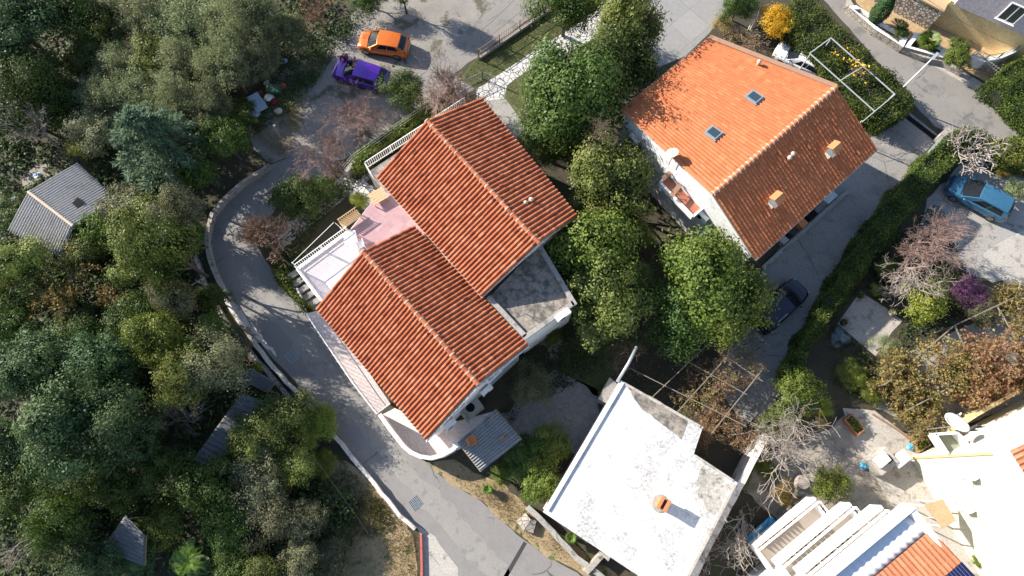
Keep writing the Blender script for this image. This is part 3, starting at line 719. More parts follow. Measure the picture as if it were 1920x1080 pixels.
def window(parent, a, b, u, z, w, h, mat='glass', frame='white', shutters=False, out=None):
    """window on the wall a->b (points at ground level): centre fraction u, sill height z"""
    d = (b-a); d.z = 0; d.normalize(); nn = out or Vector((d.y, -d.x, 0)); c = a.lerp(b, u); c.z = a.z+z+h/2
    rz = math.atan2(d.y, d.x)
    f = MB(); k = .07
    for s in (-1, 1):
        f.box(c+d*(s*(w/2-k/2))+nn*.03, (k, .09, h), rz); f.box(c+Vector((0, 0, s*(h/2-k/2)))+nn*.03, (w-2*k, .09, k), rz)
    f.box(c+nn*.03, (.05, .08, h-2*k), rz)
    f.box(c+nn*.06+Vector((0, 0, -h/2-.04)), (w+.16, .18, .06), rz)
    fo = f.build('window', M[frame], parent)
    MB().box(c+nn*.012, (w-2*k, .03, h-2*k), rz).build('pane', M[mat], fo)
    if shutters:
        for s in (-1, 1): MB().box(c+d*(s*(w*.75+.04))+nn*.04, (w/2, .05, h), rz).build('shutter', M['shutter'], fo)
    return fo
def gable_house(t, eL0, eL1, r0, r1, eR0, eR1, wallm, oe=.45, og=.3, drop=.31):
    """walls and roof deck under a gabled roof given by its eaves and ridge"""
    def ins(p, q, s): d = (q-p); d.z = 0; return d.normalized()*s
    L0 = eL0+ins(eL0, eR0, oe)+ins(eL0, eL1, og); L1 = eL1+ins(eL1, eR1, oe)+ins(eL1, eL0, og)
    Q0 = eR0+ins(eR0, eL0, oe)+ins(eR0, eR1, og); Q1 = eR1+ins(eR1, eL1, oe)+ins(eR1, eR0, og)
    K0 = r0+ins(r0, r1, og); K1 = r1+ins(r1, r0, og)
    up = lambda p, dz: Vector((p.x, p.y, p.z-drop+dz)); gd = lambda p: Vector((p.x, p.y, 0))
    riseL = lambda e, r: (r.z-e.z)*oe/max(.1, (Vector((r.x, r.y, 0))-Vector((e.x, e.y, 0))).length)
    a0, a1 = up(L0, riseL(eL0, r0)), up(L1, riseL(eL1, r1)); b0, b1 = up(Q0, riseL(eR0, r0)), up(Q1, riseL(eR1, r1)); k0, k1 = up(K0, 0), up(K1, 0)
    w = MB(); w.add([gd(L0), gd(L1), a1, a0], [[0, 1, 2, 3]]); w.add([gd(Q1), gd(Q0), b0, b1], [[0, 1, 2, 3]])
    w.add([gd(L1), gd(Q1), b1, k1, a1], [[0, 1, 2, 3, 4]]); w.add([gd(Q0), gd(L0), a0, k0, b0], [[0, 1, 2, 3, 4]])
    w.build('wall', M[wallm], t)
    d = MB()
    for e0, e1 in ((eL0, eL1), (eR0, eR1)):
        th = Vector((0, 0, -.30)); z = Vector((0, 0, -.20))
        vs = [e0+z, e1+z, r1+z, r0+z, e0+th, e1+th, r1+th, r0+th]
        d.add(vs, [[0, 1, 2, 3], [7, 6, 5, 4], [0, 4, 5, 1], [1, 5, 6, 2], [2, 6, 7, 3], [3, 7, 4, 0]])
    d.build('roof_deck', M['mortar'], t)
    return dict(L0=gd(L0), L1=gd(L1), R0=gd(Q0), R1=gd(Q1))
def gutter(parent, a, b, r=.07, mat='greymetal'):
    MB().tube([a, b], r, 8).build('gutter', M[mat], parent)
def vent(parent, p, mat='mortar', h=.35):
    MB().lathe(p, [(.09, -.1), (.09, h*.6), (.15, h*.62), (.15, h*.8), (.03, h)], 10).build('vent', M[mat], parent)

# upper middle house (A)
zE, zR = 5.9, 7.9
A = dict(eL0=P(705, 332, zE), eL1=P(903, 557, zE), r0=P(800, 225, zR), r1=P(1010, 455, zR), eR0=P(903, 183, zE), eR1=P(1083, 405, zE))
hA = thing('house', 'upper gabled house with old red clay tiles, beside the bare pink shrubs', 'house', Vector(((A['r0'].x+A['r1'].x)/2, (A['r0'].y+A['r1'].y)/2, 0)))
cA = gable_house(hA, wallm='plaster_pink', **A)
M['balcony'] = ground('balcony_screed', (.42, .35, .33), (.50, .43, .41), None, .5, 6, bstr=.1, bdist=.01)
sA = tile_slope('roof_slope', A['eL0'], A['eL1'], A['r0'], A['r1'], 40, 14, .088, .032, M['tileA'], hA, jit=.007, seed=1, broken=.004)
tile_slope('roof_slope', A['eR0'], A['eR1'], A['r0'], A['r1'], 36, 14, .088, .034, M['tileA'], hA, jit=.008, seed=2, broken=.008)
ridge_row(hA, A['r0'], A['r1'], 22, .16, M['tileA'], 3)
vp = RP(985, 383, A['eR0'], A['eR1'], A['r0']); vent(hA, vp); vent(hA, vp+Vector((.35, .25, 0)), h=.28)
window(hA, cA['L0'], cA['L1'], .2, 3.6, 1.0, 1.2, shutters=True, out=None)
window(hA, cA['R1'], cA['R0'], .5, 3.6, 1.2, 1.2); window(hA, cA['R1'], cA['R0'], .25, .9, 1.2, 1.2)
gutter(hA, A['eL1']+Vector((0, 0, -.1)), A['r1']+Vector((.02, -.05, -.12)), .05, 'wallwhite')
# flat concrete roof behind it
zt = 5.2
T4 = PL([(1012, 460), (1078, 570), (985, 636), (914, 560)], zt)
an = thing('flat_roof_annex', 'flat roofed annex with stained concrete top and low grey parapet behind the tiled house', 'annex', Vector(((T4[0].x+T4[2].x)/2, (T4[0].y+T4[2].y)/2, 0)))
MB().prism(T4, 0, zt-.02).build('wall', M['plaster'], an)
MB().poly(PL([(1012, 460), (1078, 570), (985, 636), (914, 560)], zt)).build('roof', M['stain'], an)
pa = MB()
for a, b in ((1, 2), (2, 3), (0, 1)):
    u, v = T4[a], T4[b]; sh = Vector((0, 0, .14)); inw = ((T4[0]+T4[2])/2-(u+v)/2); inw.z = 0; inw = inw.normalized()*.16
    e = (v-u).normalized()*.16
    pa.bar(u+sh+inw*.5+e*.6, v+sh+inw*.5-e*.6*(0 if b == 3 else -1), .30, .34)
pa.build('parapet', M['concrete'], an)
ctank = P(1055, 592, zt+.2)
cu = thing('roof_unit', 'small white box unit standing on the grey parapet of the flat roof', 'air conditioner', ctank)
rzz = math.atan2(*(P(1078, 570, zt)-P(985, 636, zt)).yx)
def ac_unit(name, label, c, rz, group=None, sz=(.85, .32, .6)):
    t = thing(name, label, 'air conditioner', c, rz, group)
    MB().box((0, 0, sz[2]/2), sz).build('casing', M['white'], t, local=True, bevel=.02)
    f = MB(); f.add([(-.15+.22*math.cos(a*.3927), -sz[1]/2-.012, sz[2]/2+.22*math.sin(a*.3927)) for a in range(16)], [list(range(16))])
    f.build('fan_grille', M['black'], t, local=True)
    b = MB()
    for s in (-1, 1): b.box((s*sz[0]*.32, .1, -.03), (.05, sz[1]+.2, .05))
    b.build('bracket', M['greymetal'], t, local=True); return t
bpy.data.objects.remove(cu); 
ac_unit('air_conditioner', 'white unit standing on the parapet of the stained flat roof', ctank, rzz, sz=(1.0, .4, .45))

# lower middle house (B)
zE2, zR2 = 5.2, 7.2
B = dict(eL0=P(592, 578, zE2), eL1=P(799, 825, zE2), r0=P(680, 470, zR2), r1=P(896, 720, zR2), eR0=P(775, 423, zE2), eR1=P(990, 647, zE2))
hB = thing('house', 'gabled house with old clay tiles standing along the street, below the raised terrace', 'house', Vector(((B['r0'].x+B['r1'].x)/2, (B['r0'].y+B['r1'].y)/2, 0)))
cB = gable_house(hB, wallm='plaster', **B)
tile_slope('roof_slope', B['eL0'], B['eL1'], B['r0'], B['r1'], 42, 14, .088, .032, M['tileA'], hB, jit=.007, seed=4, broken=.004)
tile_slope('roof_slope', B['eR0'], B['eR1'], B['r0'], B['r1'], 38, 14, .09, .034, M['tileA'], hB, jit=.009, seed=5, broken=.015)
ridge_row(hB, B['r0'], B['r1'], 23, .17, M['tileA'], 6)
gutter(hB, B['eL1']+Vector((.02, -.08, -.1)), B['r1']+Vector((.05, -.10, -.12)), .06, 'wallwhite')
gutter(hB, B['r1']+Vector((.05, -.10, -.12)), B['eR1']+Vector((.02, -.08, -.1)), .06, 'wallwhite')
window(hB, cB['L1'], cB['R1'], .3, 3.2, 1.1, 1.2); window(hB, cB['L1'], cB['R1'], .7, 3.2, 1.1, 1.2)
window(hB, cB['L0'], cB['L1'], .3, 3.2, 1.1, 1.3); window(hB, cB['L0'], cB['L1'], .7, 3.2, 1.1, 1.3)
# street balcony with louvred shade on the street side
bz = 3.0
bo = PL([(573, 588), (590, 614), (660, 718), (706, 777), (732, 757), (668, 664), (606, 580)], bz)
MB().prism(bo, bz-.22, bz).build('balcony_floor', M['balcony'], hB)
rl = MB(); opx = [(574, 588), (590, 613), (660, 717), (706, 776), (731, 757)]
for h in (.12, .92):
    rl.tube(PL(opx, bz+h), .03 if h > .9 else .018, 6)
for i in range(len(opx)-1):
    a, b = P(*opx[i], bz), P(*opx[i+1], bz); k = max(2, int((b-a).length/.5))
    for j in range(k+1): p = a.lerp(b, j/k); rl.tube([p, p+Vector((0, 0, .92))], .011, 5)
rl.build('balcony_railing', M['white'], hB)
for f in (.06, .33, .66, .96):
    p = P(690, 738, bz).lerp(P(606, 610, bz), f)
    MB().prism([p+Vector((x, y, 0)) for x, y in ((-.1, -.1), (.1, -.1), (.1, .1), (-.1, .1))], 0, bz-.23).build('balcony_post', M['plaster'], hB)
# terrace between the two houses
tz = 3.0
terr = PL([(556, 503), (655, 432), (692, 385), (714, 350), (800, 430), (780, 470), (690, 520), (612, 578)], tz)
te = thing('terrace', 'raised terrace with floor tiles pink in shade and white parapet between the two tiled houses', 'terrace', Vector((P(660, 470, 0).x, P(660, 470, 0).y, 0)))
MB().prism(terr, 0, tz-.004).build('terrace_base', M['plaster'], te)
MB().poly(PL([(558, 504), (655, 434), (664, 440), (690, 530), (612, 578)], tz+.004)).build('floor', M['paletile'], te)
MB().poly(PL([(664, 434), (656, 433), (692, 386), (714, 351), (800, 430), (780, 470), (690, 530), (664, 440)], tz+.004)).build('floor', M['shadetile'], te)  # same tiled floor, its shade painted in as a pink tone
kb = MB(); kk = PL([(612, 576), (558, 504), (655, 433)], tz+.07)
for a, b in zip(kk[:-1], kk[1:]): kb.bar(a, b, .22, .12)
kb.build('kerb', M['white'], te)
def railing(name, label, px, z, h, mat, spacing=.13, rbar=.014, rtop=.03, posts=1.5, bars=True, parent=None, mids=(.12,)):
    W = PL(px, z); t = thing(name, label, 'railing' if 'fence' not in name else 'fence', (W[0].x, W[0].y, z))
    tp = MB(); br = MB()
    for a, b in zip(W[:-1], W[1:]):
        for m_ in (h,)+tuple(mids): tp.bar(a+Vector((0, 0, m_)), b+Vector((0, 0, m_)), rtop, rtop)
        k = max(1, int((b-a).length/spacing))
        if bars:
            for j in range(k): p = a.lerp(b, (j+.5)/k); br.bar(p, p+Vector((0, 0, h-.01)), rbar*2)
        k = max(1, int(round((b-a).length/posts)))
        for j in range(k+1): p = a.lerp(b, j/k); MB().bar(p, p+Vector((0, 0, h+.06)), .05).build('post', M[mat], t)
    tp.build('rail', M[mat], t)
    if bars:
        o = br.build('bars', M[mat], t)
    return t
railing('railing', 'white picket railing along the street corner of the pale terrace', [(614, 574), (559, 505), (654, 435)], tz+.13, .95, 'white', .16, .018, .04, 2.0)
railing('railing', 'white picket railing along the garden side of the upper tiled house', [(700, 335), (688, 316), (872, 196)], 2.6, .95, 'white', .16, .02, .04, 2.0)
ww = PL([(688, 320), (872, 200), (880, 215), (720, 340)], 2.6)
bk = thing('walkway', 'raised grey walkway behind the white pickets beside the upper tiled house', 'walkway', (ww[0].x, ww[0].y, 0))
MB().prism(PL([(690, 322), (872, 203), (905, 230), (730, 360)], 2.58), 0, 2.58).build('walkway_base', M['concrete_l'], bk)

# right house (C)
C = dict(eL0=P(1165, 205, 6.0), eL1=P(1330, 70, 6.0), r0=P(1337, 363, 7.85), r1=P(1568, 163, 7.85), eR0=P(1418, 487, 5.3), eR1=P(1645, 280, 5.3))
hC = thing('house', 'large house with orange tile roof, two roof windows and two chimneys', 'house', Vector(((C['r0'].x+C['r1'].x)/2, (C['r0'].y+C['r1'].y)/2, 0)))
cC = gable_house(hC, wallm='plaster', oe=.4, og=.12, **C)
tile_slope('roof_slope', C['eL0'], C['eL1'], C['r0'], C['r1'], 42, 22, .062, .022, M['tileC'], hC, WAVE, .005, 7)
tile_slope('roof_slope', C['eR0'], C['eR1'], C['r0'], C['r1'], 46, 16, .08, .03, M['tileC'], hC, WAVE, .014, 8, .004)
ridge_row(hC, C['r0'], C['r1'], 30, .17, M['tileC'], 9)
fl = MB(); zz = Vector((0, 0, .07)); fl.bar(C['eL1']+zz, C['r1']+zz*.8, .34, .06); fl.build('verge_flashing', M['rust'], hC)
fl = MB(); fl.bar(C['eL0']+zz*.6, C['r0']+zz*.6, .20, .05); fl.build('verge_flashing', M['tileC'], hC)
gutter(hC, C['eR0']+Vector((0, 0, -.08)), C['eR1']+Vector((0, 0, -.08)), .07)
gutter(hC, C['eL0']+Vector((0, 0, -.08)), C['eL1']+Vector((0, 0, -.08)), .07)
def on_slope(px, py, key): return RP(px, py, C['e%s0' % key], C['e%s1' % key], C['r0'])
for (px, py) in ((1414, 184), (1338, 251)):
    c = on_slope(px, py, 'L'); u = (C['eL1']-C['eL0']).normalized(); v = (C['r0']-C['eL0']); v = (v-u*v.dot(u)).normalized(); n = u.cross(v).normalized()
    if n.z < 0: n = -n
    def quad(mb, w, h, z0, z1):
        vs = [c+u*(i*w/2)+v*(j*h/2)+n*z for z in (z0, z1) for i, j in ((-1, -1), (1, -1), (1, 1), (-1, 1))]
        mb.add(vs, [[4, 5, 6, 7], [0, 1, 5, 4], [1, 2, 6, 5], [2, 3, 7, 6], [3, 0, 4, 7], [3, 2, 1, 0]])
    mb = MB(); quad(mb, .88, 1.02, 0, .10); s_ = mb.build('flashing', M['greymetal'], hC)
    mb = MB(); quad(mb, .72, .86, .08, .17); f_ = mb.build('roof_window', M['greymetal'], hC)
    mb = MB(); quad(mb, .56, .68, .15, .185); mb.build('pane', M['skyglass'], f_)
for (px, py) in ((1446, 384), (1552, 291)):
    c = on_slope(px, py, 'R'); rz = math.atan2((C['r1']-C['r0']).y, (C['r1']-C['r0']).x)
    ch = MB().box(c+Vector((0, 0, .2)), (.42, .42, 1.0), rz).build('chimney', M['cream'], hC)
    MB().box(c+Vector((0, 0, .95)), (.28, .28, .55), rz).build('flue', M['greymetal'], ch)
    cap = MB(); d = Vector((math.cos(rz), math.sin(rz), 0)); s = Vector((-d.y, d.x, 0))
    for q in (-1, 1):
        vs = [c+d*(i*.38)+s*(q*o)+Vector((0, 0, z)) for (o, z) in ((.36, 1.05), (0, 1.28), (0, 1.33), (.38, 1.10)) for i in (-1, 1)]
        cap.add(vs, [[0, 1, 3, 2], [2, 3, 5, 4], [4, 5, 7, 6], [6, 7, 1, 0], [0, 2, 4, 6], [7, 5, 3, 1]])
    cap.build('chimney_cap', M['brick'], ch)
    MB().box(c+Vector((-.02, -.1, .68)), (.62, .62, .07), rz).build('chimney_collar', M['greymetal'], ch)
vent(hC, on_slope(1477, 300, 'R'), h=.5); vent(hC, on_slope(1420, 122, 'L'), h=.55); vent(hC, on_slope(1258, 290, 'L'), h=.6); vent(hC, on_slope(1484, 292, 'R'), h=.42)
# balcony on the gable wall
bf = PL([(1236, 346), (1252, 327), (1318, 390), (1297, 409)], 4.5)
bal = MB().prism(PL([(1236, 346), (1258, 320), (1330, 388), (1297, 409)], 4.5), 4.25, 4.49).build('balcony', M['plaster'], hC)
MB().poly(PL([(1237, 346), (1256, 325), (1322, 390), (1297, 408)], 4.52)).build('balcony_floor', M['redtile'], bal)
pw = MB(); q = PL([(1252, 327), (1236, 346), (1297, 409), (1316, 393)], 4.5)
for a, b in zip(q[:-1], q[1:]): pw.bar(a+Vector((0, 0, .12)), b+Vector((0, 0, .12)), .14, .5)
pw.build('balcony_parapet', M['plaster'], bal)
MB().bar(P(1258, 368, 5.2), P(1276, 345, 5.2), .32, .05).build('roof_slat', M['rust'], bal)
MB().bar(P(1243, 335, 5.2), P(1257, 323, 5.2), .32, .05).build('roof_slat', M['rust'], bal)
window(hC, cC['L0'], cC['R0'], .45, 3.4, 1.4, 2.0, out=None)
window(hC, cC['L0'], cC['R0'], .2, 3.6, 1.1, 1.2); window(hC, cC['L0'], cC['R0'], .8, 1.0, 1.1, 1.2)
gw = math.atan2((cC['R0']-cC['L0']).y, (cC['R0']-cC['L0']).x); gdir = (cC['R0']-cC['L0']).normalized(); gout = Vector((gdir.y, -gdir.x, 0))
if gout.dot(Vector((-1, -1, 0))) < 0: gout = -gout
def on_wall(px, py, a, b):
    o = Vector((a.x, a.y, 0)); return RP(px, py, o, Vector((b.x, b.y, 0)), o+Vector((0, 0, 1)))
for (px, py, lab) in ((1193, 262, 'white air conditioner on the white gable wall, near the leaves of the laurel tree'), (1320, 405, 'white air conditioner on the white gable wall beside the red balcony floor')):
    w_ = on_wall(px, py, cC['L0'], cC['R0'])+gout*.28
    ac_unit('air_conditioner', lab, w_, gw, 'air conditioners on the white gable wall')
# lean-to strip of small things under the right eave
kc = thing('house_kerb', 'low concrete kerb running under the eave of the orange roof, along the driveway', 'kerb', P(1510, 430, 0))
MB().bar(P(1430, 503, .1), P(1590, 358, .1), .3, .2).build('kerb_stone', M['concrete'], kc)
kx = [(1466, 452, .5, 'greymetal', 'grey storage box'), (1484, 436, .6, 'rubber', 'black plastic crate'), (1502, 421, .55, 'brick', 'reddish brown crate'), (1519, 405, .7, 'black', 'black storage box'), (1553, 373, 1.0, 'steel', 'pale grey metal cabinet')]
for px, py, sz, mm, nm in kx:
    c = P(px, py, .3); t = thing('storage_box', nm+' standing under the eave of the orange roofed house by the driveway', 'box', Vector((c.x, c.y, 0)), math.atan2((C['r1']-C['r0']).y, (C['r1']-C['r0']).x))
    MB().box((0, 0, .3), (sz, .5, .6)).build('box_body', M[mm], t, local=True, bevel=.02)
    MB().box((0, 0, .62), (sz+.06, .56, .05)).build('lid', M[mm], t, local=True, bevel=.01)
# dish on the left gable of C
def sat_dish(label, base, r, face, pole_h, mat='white', arm=True):
    t = thing('satellite_dish', label, 'satellite dish', base)
    MB().tube([(0, 0, 0), (0, 0, pole_h)], .03, 8).build('mast', M['greymetal'], t, local=True)
    f = Vector(face).normalized(); q = f.to_track_quat('Z', 'Y'); mb = MB(); vs = []; fs = []; n = 28; m = 6
    for side, off in ((0, 0), (1, -.025)):
        for i in range(m+1):
            rr = r*i/m
            for k in range(n):
                a = 6.2832*k/n; p = Vector((rr*math.cos(a), rr*1.08*math.sin(a), .16*r*(i/m)**2*2+off)); p.rotate(q); vs.append(p+Vector((0, 0, pole_h))+f*.12)
    for sd in (0, 1):
        b = sd*(m+1)*n
        for i in range(m):
            for k in range(n):
                fq = [b+i*n+k, b+i*n+(k+1) % n, b+(i+1)*n+(k+1) % n, b+(i+1)*n+k]; fs.append(fq if sd == 0 else fq[::-1])
    for k in range(n): a = m*n+k; b2 = m*n+(k+1) % n; fs.append([a, b2, (m+1)*n+b2, (m+1)*n+a])
    mb.add(vs, fs); mb.build('reflector', M[mat], t, smooth=True, local=True)
    dn = Vector((0, -1, 0)); dn.rotate(q); st = Vector((0, 0, pole_h))+f*.12+dn*r; en = Vector((0, 0, pole_h))+f*(r*1.25)+dn*(r*.35)
    MB().tube([st, en], .02, 6).build('feed_arm', M['greymetal'], t, local=True)
    MB().tube([en, en-f*.16], .045, 8).build('receiver', M['white'], t, local=True); return t
dc = RP(1258, 288, C['eL0'], C['eL1'], C['r0'])
sat_dish('white satellite dish on a short mast at the gable edge of the orange roof', Vector((P(1263, 290, 7.6).x, P(1263, 290, 7.6).y, 6.2)), .4, (-.45, .35, .82), 1.3, 'cream')
# ------------------------------------------------------------------ white flat roofed building (D)
dz = 3.9
D6 = PL([(1018, 960), (1163, 712), (1318, 800), (1301, 851), (1383, 905), (1269, 1128)], dz)
def white_roof():
    m, t, b = newmat('whitewashed_roof'); co = objco(t)
    a = noise(t, co, .40, 7, .70); f = noise(t, co, 7, 6, .75)
    mm = N(t, "ShaderNodeMath"); mm.operation = 'MULTIPLY'
    s1 = ramp(t, a, [(.40, 0), (.56, 1)]); s2 = ramp(t, f, [(.36, .0), (.60, 1)])
    t.links.new(s1, mm.inputs[0]); t.links.new(s2, mm.inputs[1])
    col = mixc(t, mm.outputs[0], (.62, .62, .62), (.17, .16, .145))
    col = mixc(t, .25, col, ramp(t, noise(t, co, 2.2, 6, .7), [(.3, (.34, .335, .33)), (.5, (.66, .66, .66))]))
    t.links.new(col, b.inputs["Base Color"]); b.inputs["Roughness"].default_value = .8; bump(t, b, f, .35, .02); return m
M['whiteroof'] = white_roof()
cD = sum(D6, Vector((0, 0, 0)))/6
hD = thing('flat_roofed_house', 'flat roofed building with whitewashed worn roof and a single orange brick chimney', 'building', Vector((cD.x, cD.y, 0)))
def inset(poly, d):
    c = sum(poly, Vector((0, 0, 0)))/len(poly); return [p+(c-p).normalized()*d for p in poly]
MB().prism(inset(D6, .18), 0, dz-.18).build('wall', M['wallwhite'], hD)
MB().prism(D6, dz-.18, dz-.004).build('roof_slab', M['concrete'], hD)
MB().poly(PL([(1018, 960), (1163, 712), (1318, 800), (1301, 851), (1383, 905), (1269, 1128)], dz)).build('roof', M['whiteroof'], hD)
MB().poly(ragged(PL([(1172, 716), (1291, 784), (1278, 824), (1262, 812), (1236, 790), (1205, 768), (1190, 750)], dz+.006), .05, .3, 4)).build('bare_concrete_patch', M['stain'], hD)
MB().poly(ragged(PL([(1318, 872), (1376, 905), (1350, 970), (1330, 960), (1318, 940), (1298, 905)], dz+.006), .22, .35, 9)).build('worn_patch', ground('worn_whitewash', (.24, .22, .19), (.46, .44, .41), (.17, .15, .13), .9, 6, spot_scale=2.6), hD)
pk = MB(); e = [P(1022, 955, dz), P(1164, 716, dz)]
pk.bar(e[0]+Vector((.1, -.05, .06)), e[1]+Vector((.1, -.05, .06)), .2, .13); pk.build('kerb', M['white'], hD)
pk = MB()
for a, b in ((1, 2), (3, 4), (4, 5)):
    u, v = D6[a], D6[b]; ii = (cD-(u+v)/2); ii.z = 0; ii = ii.normalized()*.1; w = (v-u).normalized()*.22
    pk.bar(u+ii+w+Vector((0, 0, .03)), v+ii-w+Vector((0, 0, .03)), .16, .07)
pk.build('parapet', M['concrete_l'], hD)
ang = math.atan2((D6[1]-D6[0]).y, (D6[1]-D6[0]).x)
cc = P(1238, 944, dz); ch = MB().box(cc+Vector((0, 0, .45)), (.62, .50, .9), ang).build('chimney', M['brick'], hD)
kp = MB(); dd = Vector((math.cos(ang), math.sin(ang), 0)); ss = Vector((-dd.y, dd.x, 0))
for s in (-1, 1): kp.box(cc+ss*(s*.21)+Vector((0, 0, 1.02)), (.74, .20, .22), ang)
kp.build('chimney_cap', M['brick'], ch); MB().box(cc+Vector((0, 0, .92)), (.5, .2, .03), ang).build('flue', M['tar'], ch)
MB().lathe(cc+Vector((0, 0, 0)), [(.55, 0), (.50, .05), (.3, .06)], 14).build('chimney_collar', M['concrete'], ch)
pp = thing('pipe', 'long pale pipe beam sticking out from the top corner of the white flat roof', 'pipe', P(1157, 715, 0))
MB().tube([P(1157, 716, dz+.12), P(1178, 682, dz+.2), P(1194, 650, dz+.25)], .10, 10).build('pipe_tube', M['steel'], pp, True)
MB().tube([P(1176, 686, 0), P(1176, 686, dz+.1)], .05, 8).build('pipe_support', M['greymetal'], pp)
st = thing('lean_to', 'small dark grey slab roof against the left wall of the white flat roofed building', 'lean-to', P(1135, 735, 0))
q = PL([(1122, 748), (1143, 707), (1160, 722), (1140, 758)], 2.4)
MB().prism(q, 2.3, 2.4).build('roof', M['concrete_d'], st); MB().prism(inset(q, .15), 0, 2.29).build('wall', M['wallband'], st)

# ------------------------------------------------------------------ corrugated sheds
def corr_sheet(name, c4, ncor, amp, mat, parent, nv=10, sag=.02, seed=1):
    """wavy sheet over corners (e0,e1 along the eave; r0,r1 opposite); waves run e->r"""
    e0, e1, r0, r1 = c4; n = (e1-e0).cross(r0-e0).normalized(); fl = n.z < 0
    if fl: n = -n
    rng = random.Random(seed); mb = MB(); k = ncor*6; vs = []; fs = []
    for j in range(nv+1):
        for i in range(k+1):
            u = i/k; v = j/nv
            sh = int(i/(k/max(2, ncor//7))); row = int(v*2.999)
            off = .010*(row % 2)+.006*(sh % 2)
            vs.append(e0.lerp(e1, u).lerp(r0.lerp(r1, u), v)+n*(amp*math.sin(u*ncor*6.2832)+off+sag*math.sin(v*3.1+u*5)))
    for j in range(nv):
        for i in range(k):
            f = [j*(k+1)+i, j*(k+1)+i+1, (j+1)*(k+1)+i+1, (j+1)*(k+1)+i]; fs.append(f[::-1] if fl else f)
    mb.add(vs, fs); o = mb.build(name, mat, parent, smooth=True)
    s = o.modifiers.new('thick', 'SOLIDIFY'); s.thickness = .02; return o
r0, r1 = P(54, 360, 3.4), P(138, 424, 3.4)
sh = thing('shed', 'grey corrugated shed with a gabled roof and a dark roof hatch, among the trees', 'shed', Vector((P(110, 380, 0).x, P(110, 380, 0).y, 0)))
e0, e1 = P(146, 306, 2.7), P(222, 376, 2.7); f0, f1 = P(16, 432, 2.5), P(112, 482, 2.5)
corr_sheet('roof_sheet', (e0, e1, r0, r1), 22, .115, M['asbestos'], sh, seed=1); corr_sheet('roof_sheet', (f0, f1, r0, r1), 22, .115, M['asbestos'], sh, seed=2)
MB().tube([r0+Vector((0, 0, .05)), r1+Vector((0, 0, .05))], .11, 8).build('ridge', M['mortar'], sh)
hp = RP(149, 382, e0, e1, r0); MB().box(hp+Vector((0, 0, .16)), (.6, .55, .06), R_(-40)).build('hatch', M['black'], sh)
wl_ = [e0, e1, f1, f0]; MB().prism(inset(wl_, .3), 0, 2.3).build('wall', M['wallband'], sh)
def lean(label, c4, z4, n, mat, seed, name='lean_to', amp=.045, wall='wallband'):
    pts = [P(x, y, z) for (x, y), z in zip(c4, z4)]
    c = sum(pts, Vector((0, 0, 0)))/4; t = thing(name, label, 'shed' if name != 'lean_to' else 'lean-to', Vector((c.x, c.y, 0)))
    corr_sheet('roof_sheet', pts, n, amp, M[mat], t, seed=seed)
    a = [pts[0], pts[1], pts[3], pts[2]]
    for p in inset(a, .25): MB().bar(Vector((p.x, p.y, 0)), Vector((p.x, p.y, p.z-.15)), .1).build('post', M['pole'], t)
    bm_ = MB()
    for u, v in ((pts[0], pts[1]), (pts[2], pts[3])): bm_.bar(u-Vector((0, 0, .12)), v-Vector((0, 0, .12)), .08, .1)
    bm_.build('beam', M['wood'], t); return t, pts
lean('narrow grey corrugated shed roof running between dark trees near the street', [(362, 862), (452, 738), (398, 884), (498, 752)], (2.3, 2.3, 2.1, 2.1), 15, 'corr_shaded', 3, 'shed')
lean('short grey corrugated roof at the street wall, half under shrubs', [(448, 712), (470, 690), (500, 735), (516, 716)], (2.3, 2.3, 2.1, 2.1), 7, 'corr_shaded', 4, 'shed')
lean('shaded corrugated roof corner showing between black tree shadows at the bottom', [(190, 1032), (235, 966), (270, 1060), (272, 1004)], (2.5, 2.8, 2.5, 2.8), 8, 'corr_shaded', 5, 'shed')
tl, lp = lean('grey corrugated lean-to roof with an old orange chair on it, beside the street side house', [(858, 829), (901, 884), (929, 767), (978, 824)], (2.75, 2.45, 2.75, 2.45), 13, 'corr_grey', 6)
def on_lean(px, py): return RP(px, py, lp[0], lp[1], lp[2])
oc = on_lean(886, 826); ct = thing('chair', 'old orange plastic chair lying on the corrugated lean-to roof', 'chair', oc, R_(25))
MB().box((0, 0, .22), (.52, .50, .10)).build('seat', M['brick'], ct, local=True, bevel=.03)
MB().box((-.30, 0, .30), (.16, .50, .30)).build('backrest', M['brick'], ct, local=True, bevel=.03)
for s in (-1, 1): MB().box((.02, s*.26, .30), (.44, .08, .08)).build('armrest', M['terracotta'], ct, local=True, bevel=.02)
for sx in (-1, 1):
    for sy in (-1, 1): MB().tube([(sx*.2, sy*.2, .17), (sx*.22, sy*.22, 0)], .025, 6).build('leg', M['terracotta'], ct, local=True)
bt = thing('brick', 'single red brick lying on the corrugated lean-to roof', 'brick', on_lean(941, 821), R_(40))
MB().box((0, 0, .12), (.30, .16, .12)).build('brick_body', M['terracotta'], bt, local=True, bevel=.01)
pl = thing('plank_stack', 'short stack of pale planks beside the corrugated lean-to roof', 'planks', P(970, 828, 0), R_(33))
for k in range(4): MB().box((0, k*.14-.2, .9+.02*k), (1.1, .12, .05)).build('plank', M['pole'], pl, local=True)
MB().box((0, 0, .44), (.9, .5, .86)).build('trestle', M['wood'], pl, local=True)

